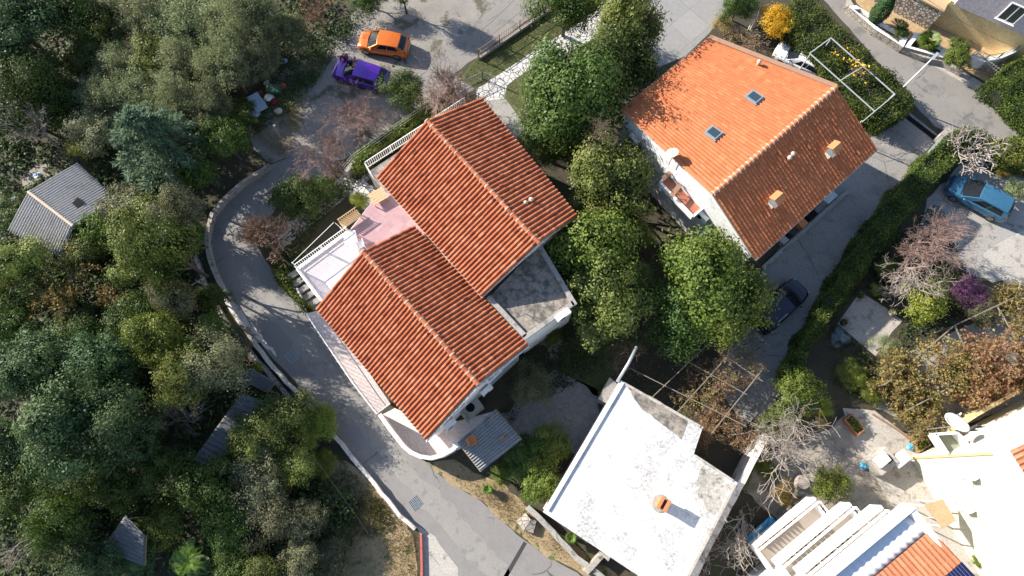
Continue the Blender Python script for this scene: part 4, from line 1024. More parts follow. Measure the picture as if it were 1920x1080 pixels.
# ------------------------------------------------------------------ walls and kerbs along the street
def wall(label, px, w, h, mat, name='wall', jit=0.0, cap=None, z=0.0, cat='wall', seed=1):
    W = PL(px, z+h)
    if jit:
        rng = random.Random(seed); V = []
        for i in range(len(W)-1):
            k = max(1, int((W[i+1]-W[i]).length/.6))
            V += [W[i].lerp(W[i+1], j/k)+Vector((rng.uniform(-jit, jit), rng.uniform(-jit, jit), 0)) for j in range(k)]
        W = V+[W[-1]]
    L_, Rr = [], []
    for i, p in enumerate(W):
        d = (W[min(i+1, len(W)-1)]-W[max(i-1, 0)]); d.z = 0; d.normalize(); s = Vector((-d.y, d.x, 0))*w/2; L_.append(p+s); Rr.append(p-s)
    rng = random.Random(seed); n = len(W); tz_ = [z+h+(rng.uniform(-jit, jit) if jit else 0) for _ in W]
    mid = W[n//2]; t = thing(name, label, cat, (mid.x, mid.y, z)); mb = MB(); vs = []
    for i in range(n): vs += [(L_[i].x, L_[i].y, z), (L_[i].x, L_[i].y, tz_[i]), (Rr[i].x, Rr[i].y, tz_[i]), (Rr[i].x, Rr[i].y, z)]
    fs = []
    for i in range(n-1):
        for k in range(3): fs.append([i*4+k+1, i*4+k, (i+1)*4+k, (i+1)*4+k+1])
    fs += [[0, 1, 2, 3], [(n-1)*4+3, (n-1)*4+2, (n-1)*4+1, (n-1)*4]]
    mb.add(vs, fs); mb.build('wall_body', M[mat], t)
    if cap:
        mb = MB(); vs = []
        for i in range(n):
            s = (L_[i]-Rr[i])*.12
            for q, zz_ in ((L_[i]+s, .003), (L_[i]+s, .09), (Rr[i]-s, .09), (Rr[i]-s, .003)): vs.append((q.x, q.y, tz_[i]+zz_))
        fs = []
        for i in range(n-1):
            for k in range(4): fs.append([i*4+(k+1) % 4, i*4+k, (i+1)*4+k, (i+1)*4+(k+1) % 4])
        fs += [[0, 1, 2, 3], [(n-1)*4+3, (n-1)*4+2, (n-1)*4+1, (n-1)*4]]
        mb.add(vs, fs); mb.build('coping', M[cap], t)
    return t
wall('grey stone wall along the outside of the street bend by the forest', [(505, 309), (455, 341), (420, 371), (397, 401), (386, 440), (391, 482), (409, 526), (424, 550)], .28, .55, 'wallband', jit=.03)
wall('whitewashed low stone wall running down along the left of the street', [(412, 545), (440, 590), (466, 630), (500, 676), (548, 728), (602, 786), (650, 846), (704, 912), (748, 966), (778, 992)], .24, .5, 'wallwhite', jit=.04, seed=3)
wall('older mossy lower wall on the forest side of the street', [(364, 480), (384, 530), (412, 585), (452, 640), (520, 720), (580, 795)], .3, .35, 'stonewall', jit=.05, seed=5)
M['redpaint'] = plain('faded_red_paint', (.42, .10, .08), .7, var=.25)
wall('thin kerb painted faded red at the end of the forest verge', [(789, 1002), (790, 1040), (791, 1100)], .14, .25, 'redpaint', name='kerb', cat='kerb')
cw = [(712, 777), (726, 797), (742, 818), (757, 837), (770, 848), (788, 856), (808, 859), (830, 853), (848, 843), (858, 834)]
wall('curved pale pink garden wall at the street corner below the tiled roof', cw, .22, 1.5, 'plaster_pink', cap='plaster_pink')
fp = MB().poly(PL([(712, 780), (745, 822), (770, 850), (808, 860), (858, 836), (930, 770), (820, 800), (740, 765)], .02)).build('yard_floor', M['plaster_pink']); fp['kind'] = 'structure'
wb = thing('corner_post', 'small white square post at the end of the curved pale wall', 'post', P(862, 835, 0))
MB().box((0, 0, 1.0), (.55, .4, 2.0), R_(35)).build('post_body', M['white'], wb, local=True, bevel=.02)
for (px, py, lab) in ((845, 795, 'grey white air conditioner on the end wall above the small yard'), (912, 742, 'small pale air conditioner on the end wall next to the dark shrub')):
    w_ = on_wall(px, py, cB['L1'], cB['R1']); gd_ = (cB['R1']-cB['L1']).normalized(); w_ += Vector((gd_.y, -gd_.x, 0))*.3
    w_.z = max(2.2, min(4.0, w_.z)); ac_unit('air_conditioner', lab, w_, math.atan2(gd_.y, gd_.x))
tk = thing('water_tank', 'square pale concrete water tank with a round black opening beside the end wall', 'water tank', P(884, 768, 0), R_(38))
MB().box((0, 0, .7), (1.5, 1.0, 1.4)).build('tank_body', M['concrete_l'], tk, local=True, bevel=.03)
MB().lathe((0, 0, 1.405), [(.30, 0), (.30, .02)], 20).build('opening', M['black'], tk, local=True)
ivy_stair = thing('stair', 'grey concrete steps between the ivy strip and the pale terrace', 'stairs', P(585, 560, 0))
for k in range(5):
    a = P(562+k*9, 515+k*12, 0); MB().box((a.x, a.y, .12+.12*(4-k)*.5), (1.5, .42, .2+.12*(4-k)), R_(35)).build('step', M['concrete'], ivy_stair)
wall('thin white rail wall beside the ivy strip leading to the street balcony', [(556, 540), (566, 565), (577, 590)], .1, .7, 'white')
wall('dark retaining wall with a pale top under the white pickets of the upper house', [(648, 322), (665, 303), (760, 235), (858, 172)], .25, .9, 'wallband')
wall('weathered grey kerb wall between the verge and the white flat roofed building', [(990, 952), (1010, 970), (1048, 1010), (1080, 1045), (1120, 1075), (1150, 1100)], .35, .8, 'concrete', jit=.03)
wall('broken stub of old masonry on the dry verge', [(978, 972), (990, 985), (1003, 988)], .8, .45, 'stonewall', jit=.08, name='masonry_stub', seed=8)
wall('long pale rendered wall behind the white flat roofed building', [(1292, 1100), (1330, 1020), (1385, 915), (1436, 818)], .42, 1.9, 'wallwhite', jit=.02)
wall('grey block wall under the long clipped hedge by the driveway', [(1765, 262), (1715, 325), (1660, 390), (1610, 458), (1560, 535), (1530, 590), (1500, 655), (1470, 720)], .25, .5, 'concrete', jit=.02)
wall('short sloping block wall against the bottom left corner of the white flat roofed building', [(1098, 1075), (1130, 1040), (1143, 1048)], .35, .9, 'wallband', name='wall')
oval = thing('planting_bed', 'dark oval planting bed set in the crazy paving below the terrace railing', 'planting bed', P(605, 445, 0))
ov = [(572, 472), (572, 460), (585, 448), (610, 430), (632, 415), (648, 410), (650, 420), (630, 440), (605, 460), (585, 474)]
MB().prism(PL(ov, .03), 0, .03).build('soil', M['earth'], oval)
for px, py, lab in ((408, 437, 'dark square street drain grate in the shade of the road bend'), (548, 668, 'grey street drain grate by the wall, near the lamp shadow'), (779, 943, 'black square street drain grate on the sunny lower street')):
    s_ = 20*scale_at(px, py); t = thing('drain_grate', lab, 'drain grate', P(px, py, .009), R_(40)); mb = MB(); k = 6
    for i in range(k+1):
        o = -s_/2+s_*i/k; mb.box((o, 0, .012), (s_*.07, s_, .02)); mb.box((0, o, .012), (s_, s_*.07, .018))
    mb.build('grid', M['greymetal'], t, local=True); MB().box((0, 0, .003), (s_, s_, .004)).build('pit', M['black'], t, local=True)
t = thing('manhole_cover', 'round brownish manhole cover in the street beside the curved wall', 'manhole cover', P(722, 850, .009))
MB().lathe((0, 0, 0), [(.33, 0), (.33, .012), (.28, .012), (.28, .008), (.02, .008)], 24).build('lid', M['concrete'], t, local=True)

# ------------------------------------------------------------------ stepped balcony house (E) in the lower right
M['shadowgrey'] = plain('step_shadow_grey', (.30, .25, .21), .6)
hE = thing('apartment_house', 'white house with stacked balconies, metal roof strip and orange tiles at the bottom edge', 'building', Vector((P(1640, 1060, 0).x, P(1640, 1060, 0).y, 0)))
lev = [((1414, 1023), (1527, 932), 3.0), ((1467, 1047), (1593, 942), 6.2), ((1511, 1063), (1652, 947), 9.4)]
for i, (a, b, z) in enumerate(lev):
    A_, B_ = P(*a, z), P(*b, z); d = (B_-A_); d.z = 0; d.normalize(); nn = Vector((d.y, -d.x, 0))
    if nn.x < 0: nn = -nn
    A_ = A_-d*(0 if i == 0 else .3)
    sl_ = MB(); q = [A_, B_, B_+nn*2.6, A_+nn*2.6]; sl_.prism(q, z-1.18, z-1.0); s_o = sl_.build('balcony_slab', M['white'], hE)
    MB().prism([p+nn*.18*(1 if k < 2 else 0) for k, p in enumerate(q)], z-.997, z-.985).build('balcony_floor', M['cream'], s_o)
    MB().prism([A_, B_, B_+nn*.2, A_+nn*.2], z-.984, z).build('parapet', M['white'], s_o)
    rr = MB()
    for h_, o in ((.12, .30), (.28, .30), (.42, .30)):
        rr.tube([A_+nn*o+Vector((0, 0, h_)), B_+nn*o+Vector((0, 0, h_)), B_+nn*2.3+Vector((0, 0, h_))], .025, 6)
    for k in range(6):
        p = A_.lerp(B_, k/5)+nn*.30; rr.bar(p+Vector((0, 0, -.3)), p+Vector((0, 0, .45)), .04)
    rr.build('railing', M['white'], s_o)
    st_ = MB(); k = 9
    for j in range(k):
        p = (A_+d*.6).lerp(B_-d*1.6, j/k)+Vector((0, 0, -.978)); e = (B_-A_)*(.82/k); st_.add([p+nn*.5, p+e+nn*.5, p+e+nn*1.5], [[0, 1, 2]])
    st_.build('step_shadow', M['shadowgrey'], s_o)  # flat grey triangles paint the zigzag step shadows onto the floor
    for p in (A_, B_):
        ends = MB(); ends.prism([p, p+nn*2.0, p+nn*2.0+d*(.12 if p is A_ else -.12), p+d*(.12 if p is A_ else -.12)], z-.984, z-.25)
        ends.build('side_parapet', M['white'], s_o)
Z4 = 12.7; A_, B_ = P(1540, 1084, Z4), P(1709, 944, Z4); d = (B_-A_).normalized(); nn = Vector((d.y, -d.x, 0)); nn = nn if nn.x > 0 else -nn
A_ = A_-d*3
MB().prism([A_+nn*1.5, B_+nn*1.5, B_+nn*9, A_+nn*9], 0, Z4-.9).build('wall', M['plaster'], hE)
MB().prism([A_, B_, B_+nn*9, A_+nn*9], Z4-.898, Z4-.72).build('roof_slab', M['white'], hE)
MB().prism([A_, B_, B_+nn*.3, A_+nn*.3], Z4-.716, Z4).build('parapet', M['white'], hE)
MB().prism([B_+nn*.303, B_+nn*.303-d*.3, B_-d*.3+nn*9, B_+nn*9], Z4-.716, Z4-.05).build('parapet', M['white'], hE)
a0, b0 = A_+nn*.34, B_+nn*.34-d*.34
def rf(o, z): return Vector((0, 0, z-Z4))+nn*o
ms = corr_sheet('metal_roof_strip', (a0+rf(0, Z4-.45), b0+rf(0, Z4-.45), a0+rf(1.08, Z4-.25), b0+rf(1.08, Z4-.25)), 21, .03, M['corr_white'], hE, nv=4, sag=0)
tile_slope('roof_slope', a0+rf(1.12, Z4-.2), b0+rf(1.12, Z4-.2)+d*.36, a0+rf(8.4, Z4+1.1), b0+rf(8.4, Z4+1.1)+d*.36, 34, 16, .06, .03, M['tileE'], hE, WAVE, .004, 12)
pv = thing('solar_panel', 'dark blue solar panel lying on the orange roof tiles at the bottom edge', 'solar panel', P(1800, 1070, 0))
pc = RP(1797, 1054, a0+rf(1.12, Z4-.2), b0+rf(1.12, Z4-.2), a0+rf(8.4, Z4+1.1)); pn = (b0-a0).cross(rf(6.35, Z4+1.22)).normalized(); pn = pn if pn.z > 0 else -pn
sv = rf(6.35, Z4+1.22).normalized(); q0 = pc+pn*.28
mb = MB(); vs = [q0+pn*z+d*(-i*3.2)+sv*(j*1.7) for z in (0, .05) for i, j in ((0, 0), (1, 0), (1, 1), (0, 1))]
mb.add(vs, [[4, 5, 6, 7], [3, 2, 1, 0], [0, 1, 5, 4], [1, 2, 6, 5], [2, 3, 7, 6], [3, 0, 4, 7]]); M['pv'] = glass('photovoltaic', (.012, .014, .06), .12); mb.build('panel', M['pv'], pv)
gl = MB()
for k in range(1, 20): gl.bar(q0+pn*.053-d*(3.2*k/20), q0+pn*.053-d*(3.2*k/20)+sv*1.7, .012, .004)
gl.build('grid', M['greymetal'], pv)
for i in (.2, 3.0):
    for j in (.2, 1.5): p = q0-d*i+sv*j; MB().bar(p-pn*.25, p, .04).build('leg', M['greymetal'], pv)

# ------------------------------------------------------------------ yellow house (G) on the right
zG = 8.5; g0 = P(1707, 858, 0); g1 = P(1850, 1100, 0); g2 = P(1930, 742, 0)
hG = thing('house', 'sunlit pale yellow house with a white balcony at the lower right edge', 'house', Vector((g0.x, g0.y, 0)))
far = g1+(g2-g0)
MB().prism([g0, g1, far, g2], 0, zG).build('wall', M['yellow'], hG)
ex = (g1-g0).normalized(); ey = (g2-g0).normalized()
MB().prism([g0-ex*.25-ey*.25, g1+ex*.25-ey*.25, far+ex*.25+ey*.25, g2-ex*.25+ey*.25], zG+.002, zG+.2).build('roof_slab', M['white'], hG)
tile_slope('roof_slope', P(1893, 845, zG+.5), P(1893, 845, zG+.5)+ex*9, P(1893, 845, zG+.5)+ey*5+Vector((0, 0, 1)), P(1893, 845, zG+.5)+ex*9+ey*5+Vector((0, 0, 1)), 30, 12, .06, .03, M['tileE'], hG, WAVE, .004, 14)
# ledge and white balcony on the wall facing the vines
o2 = Vector((ey.y, -ey.x, 0)); o2 = o2 if o2.dot(-ex) > 0 else -o2
o1 = Vector((ex.y, -ex.x, 0)); o1 = o1 if o1.dot(-ey) > 0 else -o1
bp = [P(1779, 851, 4.2), P(1755, 814, 4.2), P(1797, 811, 4.2), P(1820, 838, 4.2)]
bq = MB().prism(bp, 3.3, 3.5).build('balcony', M['white'], hG)
MB().prism(inset(bp, .08), 3.504, 3.53).build('balcony_floor', M['paleglass'], bq)
pw = MB(); pz = Vector((0, 0, -.36)); c_ = bp
for u, v in zip(c_[:-1], c_[1:]): pw.bar(u+pz, v+pz, .16, .66)
pw.build('balcony_parapet', M['white'], bq)
MB().prism([g0+o2*.002, g0+ey*9+o2*.002, g0+ey*9+o2*.35, g0+o2*.35], 6.0, 6.15).build('ledge', M['white'], hG)
window(hG, g0, g2, .42, 1.0, 1.1, 1.4, out=o2); window(hG, g0, g2, .68, 4.2, 1.2, 1.4, out=o2)
for (px, py, lab) in ((1818, 884, 'white air conditioner on the sunlit yellow wall, upper of the two'), (1812, 945, 'white box unit on the sunlit yellow wall, lower of the two')):
    w_ = on_wall(px, py, g0, g1)+o1*.22; w_.z = max(1.5, min(7, w_.z)); ac_unit('air_conditioner', lab, w_, math.atan2(ex.y, ex.x)+math.pi, 'units on the yellow wall')
aw = thing('canopy', 'flat beige canopy over the side door of the yellow house', 'canopy', P(1765, 965, 0))
qa = PL([(1733, 946), (1768, 936), (1793, 976), (1768, 991)], 2.7); MB().prism(qa, 2.62, 2.7).build('canopy_roof', M['tan'], aw)
po = MB()
for p in inset(qa, .15): MB().bar(Vector((p.x, p.y, 0)), Vector((p.x, p.y, 2.61)), .06).build('post', M['white'], aw)
sat_dish('big white satellite dish on a pole beside the vine terrace and the yellow house', Vector((P(1789, 799, 4.9).x, P(1789, 799, 4.9).y, 0)), .72, (.2, .62, .76), 4.9)
wall('beige garden wall in shade behind the vines, next to the yellow house', [(1778, 812), (1830, 778), (1930, 722)], .25, 2.0, 'ochre')
wall('thin red brown edging between the pale yard and the vines', [(1637, 776), (1680, 803), (1716, 829)], .1, .14, 'rust', name='edging', cat='edging')
MB().prism([g0-ey*.06-ex*.05, g0-ey*.06+ex*.08, g0-ey*.002+ex*.08, g0-ey*.002-ex*.05], 0, zG-.002).build('corner_trim', M['ochre'], hG)
bb = thing('barbecue', 'white masonry garden barbecue with a square black opening and a white slab beside it', 'barbecue', P(1645, 862, 0), R_(35))
MB().box((-.2, 0, .6), (1.5, 1.2, 1.2)).build('base', M['concrete_l'], bb, local=True, bevel=.03)
MB().box((-.35, .2, 1.35), (.9, .7, .3)).build('hood', M['plaster_pink'], bb, local=True, bevel=.03)
MB().box((.1, -.1, 1.21), (.4, .4, .03)).build('opening', M['black'], bb, local=True)
MB().box((.85, -.55, 1.05), (1.1, .75, .1)).build('slab', M['white'], bb, local=True); MB().box((.85, -.55, .5), (.8, .5, 1.0)).build('slab_base', M['concrete'], bb, local=True)
def bag(px, py, label, mat, r=.32, sq=.5, name='plastic_bag'):
    t = thing(name, label, 'bag', P(px, py, 0)); rng = random.Random(px); mb = MB(); mb.ell((0, 0, r*sq), (r, r*.8, r*sq), 9, 6)
    mb.v = [tuple(c+rng.uniform(-.05, .05) for c in v[:2])+(max(.01, v[2]+rng.uniform(-.04, .04)),) for v in mb.v]
    mb.build('bag_body', M[mat], t, local=True); return t
M['bluebag'] = plain('blue_plastic', (.06, .30, .50), .45, var=.3); M['redbag'] = plain('red_plastic', (.35, .04, .04), .5, var=.3)
M['bluewhite'] = plain('pale_blue_sheet', (.34, .44, .58), .35, var=.15); M['greenbin'] = plain('green_bin', (.03, .10, .06), .45)
bag(1619, 873, 'bright blue plastic bag by the barbecue', 'bluebag'); bag(1706, 838, 'bright blue plastic bag beside the wooden planter', 'bluebag', .28)
def pot_box(px, py, label, size, mat, rz, plant=True, name='planter', h=.45):
    t = thing(name, label, 'planter', P(px, py, 0), rz); mb = MB(); w, d_ = size
    for s in (-1, 1): mb.box((s*(w/2-.04), 0, h/2), (.08, d_, h)); mb.box((0, s*(d_/2-.04), h/2), (w-.16, .08, h))
    mb.build('planter_box', M[mat], t, local=True); MB().box((0, 0, h*.35), (w-.17, d_-.17, h*.6)).build('soil', M['earth'], t, local=True)
    if plant:
        rng = np.random.default_rng(px); C = rng.normal(size=(260, 3))*np.array([w*.25, d_*.22, .1])+np.array([0, 0, h]); link('plant', quads_mesh('plant', leaf_quads(rng, C, nrm(rng.normal(size=(260, 3))+[0, 0, .6]), .13, .07), rng.random(260), L['shrub']), t, True)
    return t
pot_box(1597, 797, 'oblong terracotta trough planter at the corner of the pale yard', (.7, 1.3), 'terracotta', R_(35))
pot_box(1722, 833, 'wooden planter box at the corner of the yellow house wall', (1.0, .7), 'wood', R_(30))
def pot(px, py, label, r=.2, mat='terracotta', leaf='shrub', z=.02):
    t = thing('flower_pot', label, 'flower pot', P(px, py, z)); MB().lathe((0, 0, 0), [(r*.7, 0), (r, r*1.4), (r*.85, r*1.4), (r*.8, r*1.2), (.02, r*1.2)], 14).build('pot', M[mat], t, local=True)
    rng = np.random.default_rng(px); C = rng.normal(size=(150, 3))*r*.7+np.array([0, 0, r*1.9]); link('plant', quads_mesh('plant', leaf_quads(rng, C, nrm(rng.normal(size=(150, 3))+[0, 0, .6]), .12, .06), rng.random(150), L[leaf]), t, True)
pot(1611, 556, 'black flower pot at the top corner of the concrete patio slab', .2, 'rubber'); pot(1579, 606, 'dark wire plant pot at the left corner of the concrete patio slab', .24, 'rubber'); pot(1668, 588, 'pale flower pot on the right edge of the concrete patio slab', .22, 'cream', 'grey')
sw = thing('swing_frame', 'garden swing frame with yellow legs under the bare fig tree', 'swing frame', P(1515, 800, 0)); h_ = 2.0
a, b = P(1490, 768, h_), P(1537, 766, h_); MB().tube([a, b], .035, 8).build('top_bar', M['steel'], sw)
M['yellowpaint'] = plain('yellow_paint', (.55, .38, .06), .5)
for p, (fx, fy), (gx, gy) in ((a, (1484, 800), (1500, 806)), (b, (1554, 798), (1536, 802))):
    for q in ((fx, fy), (gx, gy)): MB().tube([p, P(*q, 0)], .035, 8).build('leg', M['yellowpaint'], sw)
MB().box(((a.x+b.x)/2, (a.y+b.y)/2, .5), (.9, .35, .05)).build('seat', M['wood'], sw)
for s in (-.4, .4): MB().tube([Vector(((a.x+b.x)/2+s, (a.y+b.y)/2, .52)), Vector(((a.x+b.x)/2+s, (a.y+b.y)/2, h_-.03))], .01, 5).build('rope', M['greymetal'], sw)

# ------------------------------------------------------------------ villa (F) in the upper right
v0, v1 = P(1744, 44, 0), P(1905, 116, 0); vd = (v1-v0).normalized(); vo = Vector((vd.y, -vd.x, 0)); vo = vo if vo.y < 0 else -vo
hF = thing('villa', 'lilac villa with ochre ground floor and dark window in the top right corner', 'house', Vector((v0.x, v0.y, 0)))
vb = v0-vo*9; ve = v1+vd*6
MB().prism([v0, ve, ve-vo*9, vb], 0, 2.7).build('wall', M['ochre'], hF)
up0 = v0+vo*.25+vd*.3
MB().prism([up0, ve+vo*.25, ve-vo*8.5, vb+vd*.3], 2.703, 8.6).build('wall', M['lavender'], hF)
MB().prism([up0+vo*.4-vd*.4, ve+vo*.65, ve-vo*9, vb-vd*.1], 8.604, 8.8).build('roof_slab', M['white'], hF)
ww_ = RP(1895, 22, up0, up0+vd, up0+Vector((0, 0, 1))); u_ = (ww_-v0).dot(vd)/(ve-v0).length
wo = window(hF, Vector((up0.x, up0.y, 0)), Vector((ve.x+vo.x*.25, ve.y+vo.y*.25, 0)), u_, max(3.2, ww_.z-.9), 1.3, 1.7, mat='shutter', out=vo)
window(hF, Vector((up0.x, up0.y, 0)), Vector((ve.x+vo.x*.25, ve.y+vo.y*.25, 0)), .85, 4.2, 1.3, 1.7, mat='shutter', out=vo)
window(hF, v0, ve, .6, .9, 1.2, 1.3, out=vo)
sb = thing('stone_terrace', 'terrace base clad in pale round stones beside the villa', 'terrace', Vector((P(1700, 20, 0).x, P(1700, 20, 0).y, 0)))
s0, s1 = P(1738, 56, 0), P(1640, 4, 0); sd_ = (s1-s0).normalized(); s1 = s0+sd_*9
MB().prism([s0, s1, s1-vo*5, s0-vo*5], 0, 2.2).build('wall', M['pebble'], sb); MB().prism([s0+vo*.1, s1+vo*.1, s1-vo*5.1, s0-vo*5.1], 2.204, 2.34).build('floor', M['tan'], sb)
def planter(label, px, h=.75):
    W = PL(px, h); c = sum(W, Vector((0, 0, 0)))/len(W); t = thing('planter', label, 'planter', Vector((c.x, c.y, 0)))
    inn = [p+(c-p).normalized()*min(.42, (c-p).length*.5) for p in W]; n = len(W); w_ = MB(); cp = MB()
    for i in range(n):
        a, b = W[i], W[(i+1) % n]; w_.add([Vector((a.x, a.y, 0)), Vector((b.x, b.y, 0)), b, a], [[0, 1, 2, 3]])
        ai, bi = inn[i], inn[(i+1) % n]; cp.add([a, b, bi, ai], [[0, 1, 2, 3]]); z_ = Vector((0, 0, -.4)); cp.add([ai, bi, bi+z_, ai+z_], [[0, 1, 2, 3]])
    w_.build('planter_wall', M['stonewall'], t); cp.build('coping', M['white'], t); MB().poly([p-Vector((0, 0, .3)) for p in inn]).build('soil', M['garden'], t); return t
planter('long stone planter with white coping at the left of the villa forecourt', [(1592, 12), (1606, 10), (1650, 38), (1702, 72), (1694, 88), (1640, 54)])
planter('angular stone planter with white coping holding a pale yucca', [(1697, 88), (1716, 60), (1728, 64), (1778, 94), (1768, 108)])
wall('low rubble stone wall along the villa side of the upper street', [(1588, 8), (1640, 48), (1690, 86), (1730, 104), (1768, 112), (1806, 134)], .3, .5, 'stonewall', jit=.02)
cvw = wall('curved white balustrade wall of the villa driveway', [(1822, 104), (1846, 112), (1872, 108), (1900, 96), (1930, 74)], .35, 1.0, 'white')
railing('railing', 'curved metal railing on the white villa driveway wall', [(1822, 104), (1846, 112), (1872, 108), (1900, 96), (1930, 74)], 1.0, .6, 'greymetal', .2, .012, .03, 1.5)
gt = thing('gate', 'dark barred driveway gate of the villa, between the round shrub and the right hedge', 'gate', P(1835, 128, 0))
gb = MB(); a, b = P(1816, 116, 0), P(1862, 150, 0)
for h_ in (.15, .5, .85, 1.15): gb.bar(a+Vector((0, 0, h_)), b+Vector((0, 0, h_)), .04)
gb.build('rail', M['greymetal'], gt); gb = MB()
for k in range(12): p = a.lerp(b, k/11); gb.bar(p+Vector((0, 0, .05)), p+Vector((0, 0, 1.25)), .025 if k % 11 else .09)
gb.build('bars', M['greymetal'], gt)
gp = thing('gate_pillar', 'pale stone gate pillar at the street end of the long hedge', 'gate pillar', P(1757, 264, 0), R_(45)); MB().box((0, 0, .6), (.7, .5, 1.2)).build('pillar_body', M['concrete_l'], gp, local=True, bevel=.02); MB().box((0, 0, 1.24), (.8, .6, .08)).build('pillar_cap', M['concrete'], gp, local=True)
sg = thing('sliding_gate', 'grey glazed metal sliding gate standing open along the hedge by the driveway', 'gate', P(1735, 290, 0))
a, b = P(1753, 268, 0), P(1720, 312, 0); mb = MB()
for h_ in (.1, 1.15): mb.bar(a+Vector((0, 0, h_)), b+Vector((0, 0, h_)), .08)
for k in range(4): p = a.lerp(b, k/3); mb.bar(p+Vector((0, 0, .1)), p+Vector((0, 0, 1.15)), .07)
mb.build('gate_frame', M['steel'], sg); MB().bar(a+Vector((0, 0, .62)), b+Vector((0, 0, .62)), .03, .98).build('panel', M['greymetal'], sg)
# ------------------------------------------------------------------ vehicles
def paint(name, c, coat=.6, rough=.32, metal=.25):
    m, t, b = newmat(name); b.inputs["Base Color"].default_value = rgb(c); b.inputs["Roughness"].default_value = rough
    b.inputs["Metallic"].default_value = metal; b.inputs["Coat Weight"].default_value = coat; b.inputs["Coat Roughness"].default_value = .06
    n = ramp(t, noise(t, objco(t), 3.0, 5, .7), [(.3, tuple(q*.86 for q in c)), (.7, c)]); t.links.new(n, b.inputs["Base Color"]); return m
M['alloy'] = plain('alloy', (.45, .45, .45), .35, .8); M['lamp'] = plain('lamp_glass', (.28, .30, .32), .2); M['taillamp'] = plain('tail_lamp', (.30, .015, .01), .2)
M['plate'] = plain('number_plate', (.7, .7, .68), .5)
def car(label, px, py, fx, fy, Ln, W, H, col, base_z=0.008, wind=.235, roof_f=.06, roof_r=-.33, rear=-.45, hood=.86, belt=.93, rails=False, coat=.6, metal=.25, rearbelt=None, tilt=0):
    """px,py = middle of the car in the photo at mid height, fx,fy = a point further ahead on its axis"""
    c = P(px, py, base_z+H*.45); f = P(fx, fy, base_z+H*.45); rz = math.atan2(f.y-c.y, f.x-c.x)
    t = thing('parked_car', label, 'car', Vector((c.x, c.y, base_z)), rz); pm = paint('car_paint_'+label.split()[0], col, coat, .32, metal)
    hw = W/2; X = lambda u: u*Ln; rb = rearbelt or belt
    st = [(-.5, .70, .60, .34), (-.485, .86, rb-.14, .26), (-.44, .95, rb-.02, .22), (-.33, .99, rb+.02, .20), (-.15, 1.0, belt+.02, .19), (.05, 1.0, belt, .19), (.16, .995, belt-.005, .19), (.23, .99, hood+.05, .19), (.36, .965, hood+.0, .20), (.43, .92, hood-.06, .21), (.475, .83, hood-.15, .24), (.5, .64, .56, .34)]
    vs = []; fs = []
    sec = [(0, 0, .018), (.40, 0, .014), (.74, 0, 0), (.90, -.035, 0), (.975, -.12, 0), (1, -.26, 0)]
    for u, w, zt, zb in st:
        hh = [(y*w*hw, zt+dz+dc) for y, dz, dc in sec]+[(w*hw, (zt-.2+zb)/2), (.975*w*hw, zb+.06), (.88*w*hw, zb), (0, zb)]
        ring = hh+[(-y, z) for y, z in hh[-2:0:-1]]
        vs += [(X(u), y, max(z, zb)) for y, z in ring]
    m = len(ring)
    for i in range(len(st)-1):
        for k in range(m): fs.append([i*m+k, i*m+(k+1) % m, (i+1)*m+(k+1) % m, (i+1)*m+k])
    fs += [list(range(m)), list(range((len(st)-1)*m, len(st)*m))[::-1]]
    b = MB().add(vs, fs).build('body', pm, t, True, True); s = b.modifiers.new('sub', 'SUBSURF'); s.levels = s.render_levels = 2
    zr = H-.03; wb, wr = hw*.935, hw*.755; zb0, zb1 = belt-.01, rb
    base_f = lambda v: Vector((X(wind)+.16*(1-v*v), v*wb, zb0-.02)); top_f = lambda v: Vector((X(roof_f)+.07*(1-v*v), v*wr, zr-.035+.045*(1-v*v)))
    top_r = lambda v: Vector((X(roof_r)-.05*(1-v*v), v*wr*.95, zr-.07+.045*(1-v*v))); base_r = lambda v: Vector((X(rear)-.07*(1-v*v), v*wb*.92, zb1-.03))
    def grid(fn, nu, nv, u0=0, u1=1, v0=-1, v1=1, off=0.0):
        vs = []; fs = []
        P_ = lambda u, v: fn(u, v)
        for i in range(nu+1):
            for j in range(nv+1):
                u = u0+(u1-u0)*i/nu; v = v0+(v1-v0)*j/nv; p = P_(u, v)
                if off:
                    du = P_(u+.01, v)-P_(u-.01, v); dv = P_(u, v+.01)-P_(u, v-.01); n = du.cross(dv).normalized()
                    if n.dot(p-Vector((0, 0, .5))) < 0: n = -n
                    p = p+n*off
                vs.append(p)
        for i in range(nu):
            for j in range(nv): a = i*(nv+1)+j; fs.append([a, a+1, a+nv+2, a+nv+1])
        return vs, fs
    ws = lambda u, v: base_f(v).lerp(top_f(v), u)
    rf = lambda u, v: top_f(v).lerp(top_r(v), u)+Vector((0, 0, .05*math.sin(math.pi*u)))
    rw = lambda u, v: base_r(v).lerp(top_r(v), u)
    def side(sg):
        def fn(u, v):
            lo = base_f(sg).lerp(base_r(sg), u); hi = top_f(sg).lerp(top_r(sg), u)+Vector((0, 0, .05*math.sin(math.pi*u))); p = lo.lerp(hi, v); p.y += sg*.05*math.sin(math.pi*min(1, max(0, v)))*.6; return p
        return fn
    cb = MB()
    for fn, a in ((ws, 0), (rf, 0), (rw, 0)): cb.add(*grid(fn, 4, 8))
    for sg in (-1, 1): cb.add(*grid(side(sg), 8, 4, 0, 1, 0, 1))
    cb.build('roof', pm, t, True, True)
    gp = lambda nm, fn, a, o=.008: MB().add(*grid(fn, 5, 8, *a, off=o)).build(nm, M['glass'], t, True, True)
    gp('windshield', ws, (.03, .95, -.93, .93)); gp('rear_window', rw, (.16, .92, -.86, .86))
